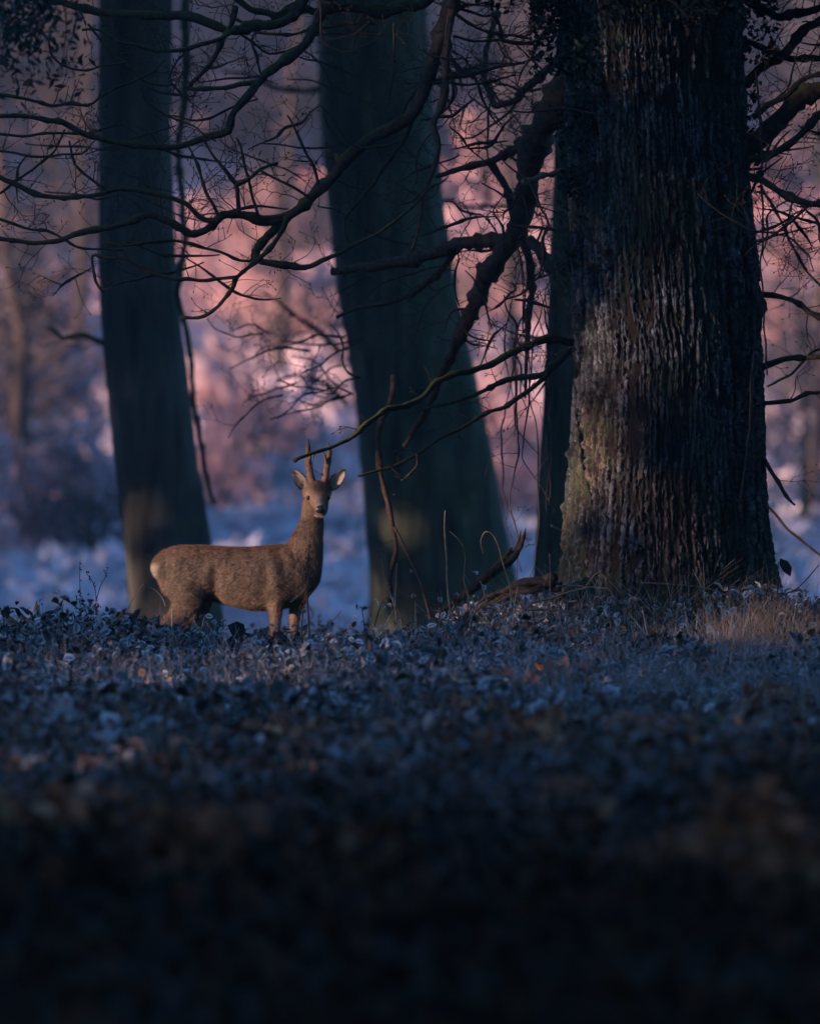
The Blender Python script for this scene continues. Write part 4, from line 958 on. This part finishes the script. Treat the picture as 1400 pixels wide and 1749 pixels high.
torso = [(265, 978, 0, 10, 9), (272, 975, 0, 25, 19), (284, 974, 0, 36, 27), (302, 974, 0, 42, 33), (330, 976, 0, 45, 36), (360, 979, 0, 47, 37), (395, 984, 0, 50.5, 38), (430, 988, 0, 54.5, 39), (460, 987, 0, 56.5, 38), (485, 984, 0, 55, 35), (505, 980, 0, 50, 31), (522, 976, 0, 40, 26), (534, 974, 0, 28, 18), (543, 970, 0, 14, 8)]
pieces.append(loft(torso))
# neck: rings perpendicular to a rising axis; first radius across the picture, second in depth
pieces.append(loft([(508, 972, 0, 34, 24), (517, 948, 0, 33, 24), (524, 924, 0, 28, 22), (530, 904, 0, 22.5, 20), (533, 884, 0, 18.5, 18), (534, 866, 2, 18, 17), (536, 848, 6, 16, 16)]))
pieces.append(loft([(505, 1003, -4, 26, 18), (522, 985, -2, 26, 20), (532, 962, 0, 19, 18), (538, 932, 0, 14, 15), (541, 905, 0, 10, 12), (540, 885, 0, 9, 12)]))
# head pointing at the camera
sd = (1, 0, 0)
pieces.append(loft([(538, 846, 26, 17, 15, sd), (539, 842, 12, 21, 22, sd), (541, 843, -2, 22, 24.5, sd), (542, 848, -14, 20, 21.5, sd), (544, 855, -26, 17, 16, sd), (545, 861, -38, 14, 12.5, sd), (546, 866, -50, 12.5, 11, sd), (547, 870, -59, 11, 10, sd), (547, 873, -65, 7.5, 7, sd)]))
for s in (-1, 1):   # cheek and brow
    pieces.append(loft([(541 + s * 13, 838, -2, 7, 7, sd), (542 + s * 14, 841, -12, 7, 6.5, sd), (543 + s * 11, 848, -22, 5, 5, sd)], seg=12))
    pieces.append(loft([(541 + s * 10, 858, 0, 10, 10, sd), (543 + s * 9, 868, -14, 9, 8, sd), (545 + s * 6, 874, -28, 7, 6, sd), (546 + s * 3, 877, -44, 6, 5, sd)], seg=12))
def leg(r): pieces.append(loft(r, seg=14))
leg([(482, 985, -14, 30, 16), (474, 1012, -18, 22, 14), (471, 1036, -19, 14, 11), (470, 1060, -19, 9.5, 8.5), (470, 1085, -19, 7.5, 7), (470, 1100, -19, 7.5, 7), (469, 1112, -19, 6.5, 6), (469, 1135, -19, 5, 5), (471, 1147, -19, 6, 5), (475, 1153, -19, 6.5, 5)])
leg([(516, 990, 14, 24, 15), (509, 1020, 18, 17, 12), (504, 1045, 19, 10.5, 9), (502, 1070, 19, 7.5, 7), (500, 1095, 19, 6.5, 6), (497, 1112, 19, 5.5, 5.5), (496, 1135, 19, 5, 5), (498, 1147, 19, 6, 5), (502, 1153, 19, 6.5, 5)])
leg([(302, 972, -14, 30, 20), (314, 1000, -19, 37, 17), (318, 1022, -20, 31, 14), (310, 1042, -20, 21, 11), (297, 1056, -20, 15, 9), (284, 1066, -20, 11.5, 7), (281, 1078, -20, 9, 6.5), (285, 1095, -20, 7, 6), (288, 1120, -20, 5.5, 5.5), (289, 1142, -20, 6, 5.5), (294, 1153, -20, 6.5, 5)])
leg([(318, 972, 12, 30, 20), (332, 1000, 18, 33, 16), (340, 1022, 19, 27, 13), (334, 1042, 19, 19, 10), (322, 1056, 19, 13, 8), (310, 1066, 19, 10.5, 7), (307, 1078, 19, 8.5, 6.5), (311, 1095, 19, 6.5, 6), (314, 1120, 19, 5.5, 5.5), (315, 1142, 19, 6, 5.5), (320, 1153, 19, 6.5, 5)])
# ears: cupped shells facing the camera
def ear(bx, by, tx, ty, s):
    n, seg = 12, 9
    b0 = np.array([bx, by]); t0 = np.array([tx, ty]); ax = (t0 - b0).astype(float); L = np.linalg.norm(ax); ax /= L; pr = np.array([-ax[1], ax[0]])
    V = []; wd = [.42, .62, .82, .94, 1, 1, .96, .88, .76, .60, .40, .12]
    for layer in (0, 1):
        for i in range(n):
            t = i / (n - 1); w = 11.6 * wd[i]
            for j in range(seg):
                u = -1 + 2 * j / (seg - 1); q = b0 + ax * L * t + pr * w * u * (1 - .06 * layer)
                dep = 4 - 9.0 * (u * u) * (1 - .35 * t) * (1 if layer == 0 else .95) + (3.6 if layer else 0) - 2 * t + 4
                V.append(D(q[0], q[1], dep))
    V = np.array(V); F_ = []
    def idx(l, i, j): return l * n * seg + i * seg + j
    for l in (0, 1):
        for i in range(n - 1):
            for j in range(seg - 1):
                qd = [idx(l, i, j), idx(l, i, j + 1), idx(l, i + 1, j + 1), idx(l, i + 1, j)]
                F_.append(qd if l == 0 else qd[::-1])
    for i in range(n - 1):
        F_.append([idx(0, i, 0), idx(0, i + 1, 0), idx(1, i + 1, 0), idx(1, i, 0)]); F_.append([idx(0, i, seg - 1), idx(1, i, seg - 1), idx(1, i + 1, seg - 1), idx(0, i + 1, seg - 1)])
    for j in range(seg - 1):
        F_.append([idx(0, 0, j), idx(1, 0, j), idx(1, 0, j + 1), idx(0, 0, j + 1)]); F_.append([idx(0, n - 1, j), idx(0, n - 1, j + 1), idx(1, n - 1, j + 1), idx(1, n - 1, j)])
    F_ = np.array(F_)
    pieces.append((V, F_, np.zeros((0, 3), int)))
ear(525, 838, 499, 801, -1); ear(561, 838, 589, 801, 1)
Vs, Qs, Ts, off = [], [], [], 0
for v, f, t in pieces:
    Vs.append(v); Qs.append(f + off); Ts.append(t + off) if len(t) else None; off += len(v)
raw = new_mesh('raw', np.vstack(Vs), [np.vstack(Qs), np.vstack(Ts)])
tmp = bpy.data.objects.new('tmp', raw); COL.objects.link(tmp)
rm = tmp.modifiers.new('r', 'REMESH'); rm.mode = 'VOXEL'; rm.voxel_size = .0048
smo = tmp.modifiers.new('s', 'SMOOTH'); smo.factor = .5; smo.iterations = 9
dg = bpy.context.evaluated_depsgraph_get(); dg.update()
body = bpy.data.meshes.new_from_object(tmp.evaluated_get(dg)); body.name = 'body'
bpy.data.objects.remove(tmp)
nv = len(body.vertices); co = np.zeros(nv * 3, np.float32); body.vertices.foreach_get('co', co); co = co.reshape(-1, 3)
nr = np.zeros(nv * 3, np.float32); body.vertices.foreach_get('normal', nr); nr = nr.reshape(-1, 3)
# gentle muscle relief
hx, hz = co[:, 0] / K + 400, GY - co[:, 2] / K; hd = co[:, 1] / K
ne = len(body.edges); ev = np.zeros(ne * 2, np.int32); body.edges.foreach_get('vertices', ev); ev = ev.reshape(-1, 2)
deg = np.bincount(ev.ravel(), minlength=nv)[:, None].astype(float)
wsm = (np.clip((hz - 892) / 14, 0, 1) * np.clip((1050 - hz) / 25, 0, 1))[:, None]
for _ in range(60):
    acc_ = np.zeros((nv, 3))
    for k_ in range(3):
        acc_[:, k_] = np.bincount(ev[:, 0], co[ev[:, 1], k_], nv) + np.bincount(ev[:, 1], co[ev[:, 0], k_], nv)
    co = co + .6 * wsm * (acc_ / deg - co)
bodymask = sm(1060, 1030, hz) if False else np.clip((1050 - hz) / 60, 0, 1) * np.clip((510 - hx) / 20, 0, 1)
def dent(cx, cy, rx, ry, a): return a * np.exp(-((hx - cx) / rx) ** 2 - ((hz - cy) / ry) ** 2)
disp = dent(368, 1005, 10, 40, -.010) + dent(455, 995, 12, 28, -.006) + dent(492, 945, 14, 16, .004) + dent(318, 1000, 30, 30, .006) + dent(470, 985, 16, 34, .006) + dent(430, 1002, 12, 5, -.004)
disp += dent(345, 962, 14, 16, -.004) + dent(410, 965, 45, 12, .003) + dent(480, 958, 9, 26, -.004) + dent(300, 960, 18, 14, .004)
disp += .006 * fbm(hx * .07, hz * .07, 101) * (hx < 520)
disp *= 1.7
co = co + nr * disp[:, None] * (np.abs(hd) > 6)[:, None]
body.vertices.foreach_set('co', co.ravel())
def coat(px, py, dep, nx_=None):
    """colour by place on the animal (photograph pixels): winter coat with some shade painted in"""
    n = len(px); c = np.tile(np.array([.122, .092, .068]), (n, 1))
    def mixc(col, w): nonlocal c; w = np.clip(w, 0, 1)[:, None]; c = c * (1 - w) + np.array(col) * w
    mixc((.12, .068, .040), sm(975, 935, py) if False else np.clip((962 - py) / 30, 0, 1) * (px < 505) * .8)
    mixc((.13, .085, .055), np.clip((py - 1000) / 40, 0, 1) * .5)
    mixc((.085, .062, .045), np.clip((py - 1055) / 30, 0, 1) * .9)
    mixc((.10, .065, .042), np.exp(-((px - 366) / 9) ** 2 - ((py - 1000) / 26) ** 2) * .6 + np.exp(-((px - 430) / 16) ** 2 - ((py - 1003) / 5) ** 2) * .8)  # flank and elbow creases: shade painted into the coat
    mixc((.165, .125, .09), np.exp(-((px - 405) / 50) ** 2 - ((py - 990) / 20) ** 2) * .45 + np.exp(-((px - 318) / 22) ** 2 - ((py - 985) / 26) ** 2) * .35)
    mixc((.035, .025, .02), np.clip((py - 1032) / 10, 0, 1) * np.clip((px - 362) / 14, 0, 1) * np.clip((466 - px) / 14, 0, 1) * (np.abs(dep) < 32))  # shaded underside of the belly put into the coat colour
    mixc((.20, .135, .09), np.clip((px - 490) / 25, 0, 1) * np.clip((975 - py) / 40, 0, 1) * .8)
    mixc((.26, .17, .11), np.exp(-((px - 532) / 14) ** 2 - ((py - 898) / 7) ** 2) * .8)
    mixc((.50, .42, .33), np.clip((275 - px) / 7, 0, 1) * np.clip((py - 958) / 8, 0, 1) * np.clip((1004 - py) / 10, 0, 1))
    mixc((.42, .30, .19), np.clip((288 - px) / 12, 0, 1) * np.clip((py - 985) / 10, 0, 1) * np.clip((1045 - py) / 20, 0, 1) * .6)
    head = (py < 885) & (dep < 40)
    hm = head & (dep < 6)
    mixc((.19, .125, .080), hm * .8)
    mixc((.055, .036, .032), hm * np.exp(-((px - 543) / 11) ** 2 - ((py - 833) / 10) ** 2) * 1.4)
    mixc((.17, .15, .14), hm * np.exp(-((px - 545.5) / 6) ** 2 - ((py - 856) / 9) ** 2))
    mixc((.30, .22, .14), hm * (np.exp(-((px - 525) / 4) ** 2 - ((py - 844) / 4) ** 2) + np.exp(-((px - 562) / 4) ** 2 - ((py - 844) / 4) ** 2)))
    mixc((.05, .035, .03), hm * (np.exp(-((px - 536) / 5.0) ** 2 - ((py - 871) / 6) ** 2) + np.exp(-((px - 560) / 5.0) ** 2 - ((py - 872) / 7) ** 2)) * .8)
    mixc((.45, .42, .38), head * (dep < -36) * np.clip((py - 878.0) / 2.0, 0, 1))
    mixc((.20, .14, .10), (dep > -30) * (dep < -8) * np.clip((py - 880) / 5, 0, 1) * head)
    # ears: pale cup, dark rim
    for (bx, by, tx, ty) in ((525, 838, 499, 801), (561, 838, 589, 801)):
        ax = np.array([tx - bx, ty - by], float); L = np.hypot(*ax); ax /= L
        t = ((px - bx) * ax[0] + (py - by) * ax[1]) / L; u = np.abs((px - bx) * -ax[1] + (py - by) * ax[0])
        wd = np.interp(t, [0, .2, .4, .6, .8, 1.0], [.42, .8, 1, .97, .72, .15]) * 11.6
        ine = (t > .18) & (t < 1.15) & (u < 16) & (py < 838) & ((px < 522) | (px > 565)) & (np.abs(dep - 4) < 16)
        rim = np.clip((u / wd - .70) / .14, 0, 1) + np.clip((t - .90) / .06, 0, 1)
        mixc((.36, .30, .24), ine * 1.0); mixc((.030, .024, .022), ine * np.clip(rim, 0, 1))
    nz = vnoise(px * .9, py * .35 + dep * .5, 130)
    return c * (.86 + .28 * nz[:, None])
hx, hz, hd = co[:, 0] / K + 400, GY - co[:, 2] / K, co[:, 1] / K
ca = body.color_attributes.new('Col', 'FLOAT_COLOR', 'POINT'); cc = np.ones((nv, 4), np.float32); cc[:, :3] = coat(hx, hz, hd); ca.data.foreach_set('color', cc.ravel())
body.polygons.foreach_set('use_smooth', np.ones(len(body.polygons), bool)); body.materials.clear(); body.materials.append(M_FUR); body.update()
buck = bpy.data.objects.new('roe_deer', body); COL.objects.link(buck); buck.location = (DX, DD, DZ)
buck['label'] = 'brown roe buck in winter coat standing side-on behind the brambles, head turned to the camera'; buck['category'] = 'deer'
# coat hairs
def hairs(n):
    nf = len(body.polygons); ctr = np.zeros(nf * 3, np.float32); body.polygons.foreach_get('center', ctr); ctr = ctr.reshape(-1, 3)
    fn = np.zeros(nf * 3, np.float32); body.polygons.foreach_get('normal', fn); fn = fn.reshape(-1, 3)
    i = N.randint(0, nf, n); p = ctr[i] + N.randn(n, 3) * .002; nn = fn[i]
    px, py, dp = p[:, 0] / K + 400, GY - p[:, 2] / K, p[:, 1] / K
    keep = (nn[:, 1] < .35) & ~((py < 884) & (np.hypot(px - 547, py - 869) < 10)) & (py < 1150)
    p, nn, px, py, dp = p[keep], nn[keep], px[keep], py[keep], dp[keep]; n = len(p)
    flow = np.zeros((n, 3)); torso_ = (py > 915) & (px < 505)
    flow[torso_] = (-.9, 0, -.35); flow[~torso_] = (-.15, 0, -1.0); lg = py > 1035; flow[lg] = (-.1, 0, -1)
    hd_ = py < 884; flow[hd_] = np.array((0, .6, -.35))
    flow -= (flow * nn).sum(1)[:, None] * nn
    d = nn * .28 + flow * .95 + N.randn(n, 3) * .13; d /= np.linalg.norm(d, axis=1)[:, None]
    L = np.where(hd_, .007, np.where(lg, .009, .014)) * N.uniform(.6, 1.3, n)
    L = np.where((px < 285) & (py < 1010), .026, L)
    w = np.cross(d, N.randn(n, 3)); w /= np.linalg.norm(w, axis=1)[:, None]; w *= (.0005 + .0004 * N.rand(n))[:, None]
    v = np.stack([p - w, p + w, p + d * L[:, None]], 1).reshape(-1, 3)
    c = coat(px, py, dp) * N.uniform(.86, 1.16, (n, 1))
    return new_mesh('fur', v, np.arange(n * 3).reshape(-1, 3), False, np.repeat(c, 3, 0))
obj('fur', hairs(170000), M_FUR, buck, kind='stuff')
def sph(c, r, sc=(1, 1, 1), seg=16):
    th = np.linspace(0, math.pi, seg); ph = np.linspace(0, 6.28318, seg * 2, endpoint=False); T, Q = np.meshgrid(th, ph, indexing='ij')
    v = np.stack([np.sin(T) * np.cos(Q) * sc[0], np.sin(T) * np.sin(Q) * sc[1], np.cos(T) * sc[2]], -1).reshape(-1, 3) * r + c
    m = seg * 2; i = np.arange(seg - 1)[:, None] * m; j = np.arange(m)[None]; j2 = (j + 1) % m
    return v, np.stack([i + j, i + m + j, i + m + j2, i + j2], -1).reshape(-1, 4)
from mathutils.bvhtree import BVHTree
bvh = BVHTree.FromObject(buck, bpy.context.evaluated_depsgraph_get())
def face_y(px, py):          # depth of the face surface as met from the front
    p = D(px, py, -120); h = bvh.ray_cast(Vector(p), Vector((0, 1, 0)))
    return (h[0].y if h[0] else -.05) / K
for ex in (527.8, 560.0):
    v, f = sph(D(ex, 850, face_y(ex, 850) + 1.6), 4.2 * K); obj('eye', new_mesh('eye', v, f, True), M_EYE, buck)
v, f = sph(D(547, 869, face_y(547, 869) + 2.5), 8.2 * K, (1.0, .6, .86)); obj('nose', new_mesh('nose', v, f, True), M_NOSE, buck)
def antler(pts, tine, r):
    a = Acc(); w = crom([tuple(D(*p)) for p in pts], 6); m = len(w)
    a.tube(w, np.interp(np.linspace(0, 1, m), [0, .12, .5, .8, 1], [r * 1.15, r, r * .95, r * .7, r * .16]) * K, 12, rough=.09)
    w = crom([tuple(D(*p)) for p in tine], 5); a.tube(w, np.linspace(r * .6, r * .14, len(w)) * K, 9, rough=.08)
    obj('antler', a.mesh('antler'), M_ANTL, buck)
antler([(537, 832, 2), (532, 818, 1), (528, 800, 2), (526, 782, 3), (526, 765, 4), (526.5, 750, 6)], [(528, 790, 0), (530, 778, -8), (534, 768, -12)], 6.2)
antler([(550, 832, 2), (555, 818, 1), (558, 800, 2), (561, 782, 3), (562.5, 768, 4), (562, 757, 7)], [(558, 792, 0), (555, 780, -8), (552, 770, -12)], 5.9)
for (x, dp) in ((475, -19), (503, 19), (294, -20), (320, 19)):
    a = Acc(); a.tube([D(x - 2, 1146, dp), D(x, 1151, dp), D(x + 3, 1156, dp)], [5.6 * K, 6.2 * K, 6.6 * K], 12); obj('hoof', a.mesh('hoof'), M_NOSE, buck)
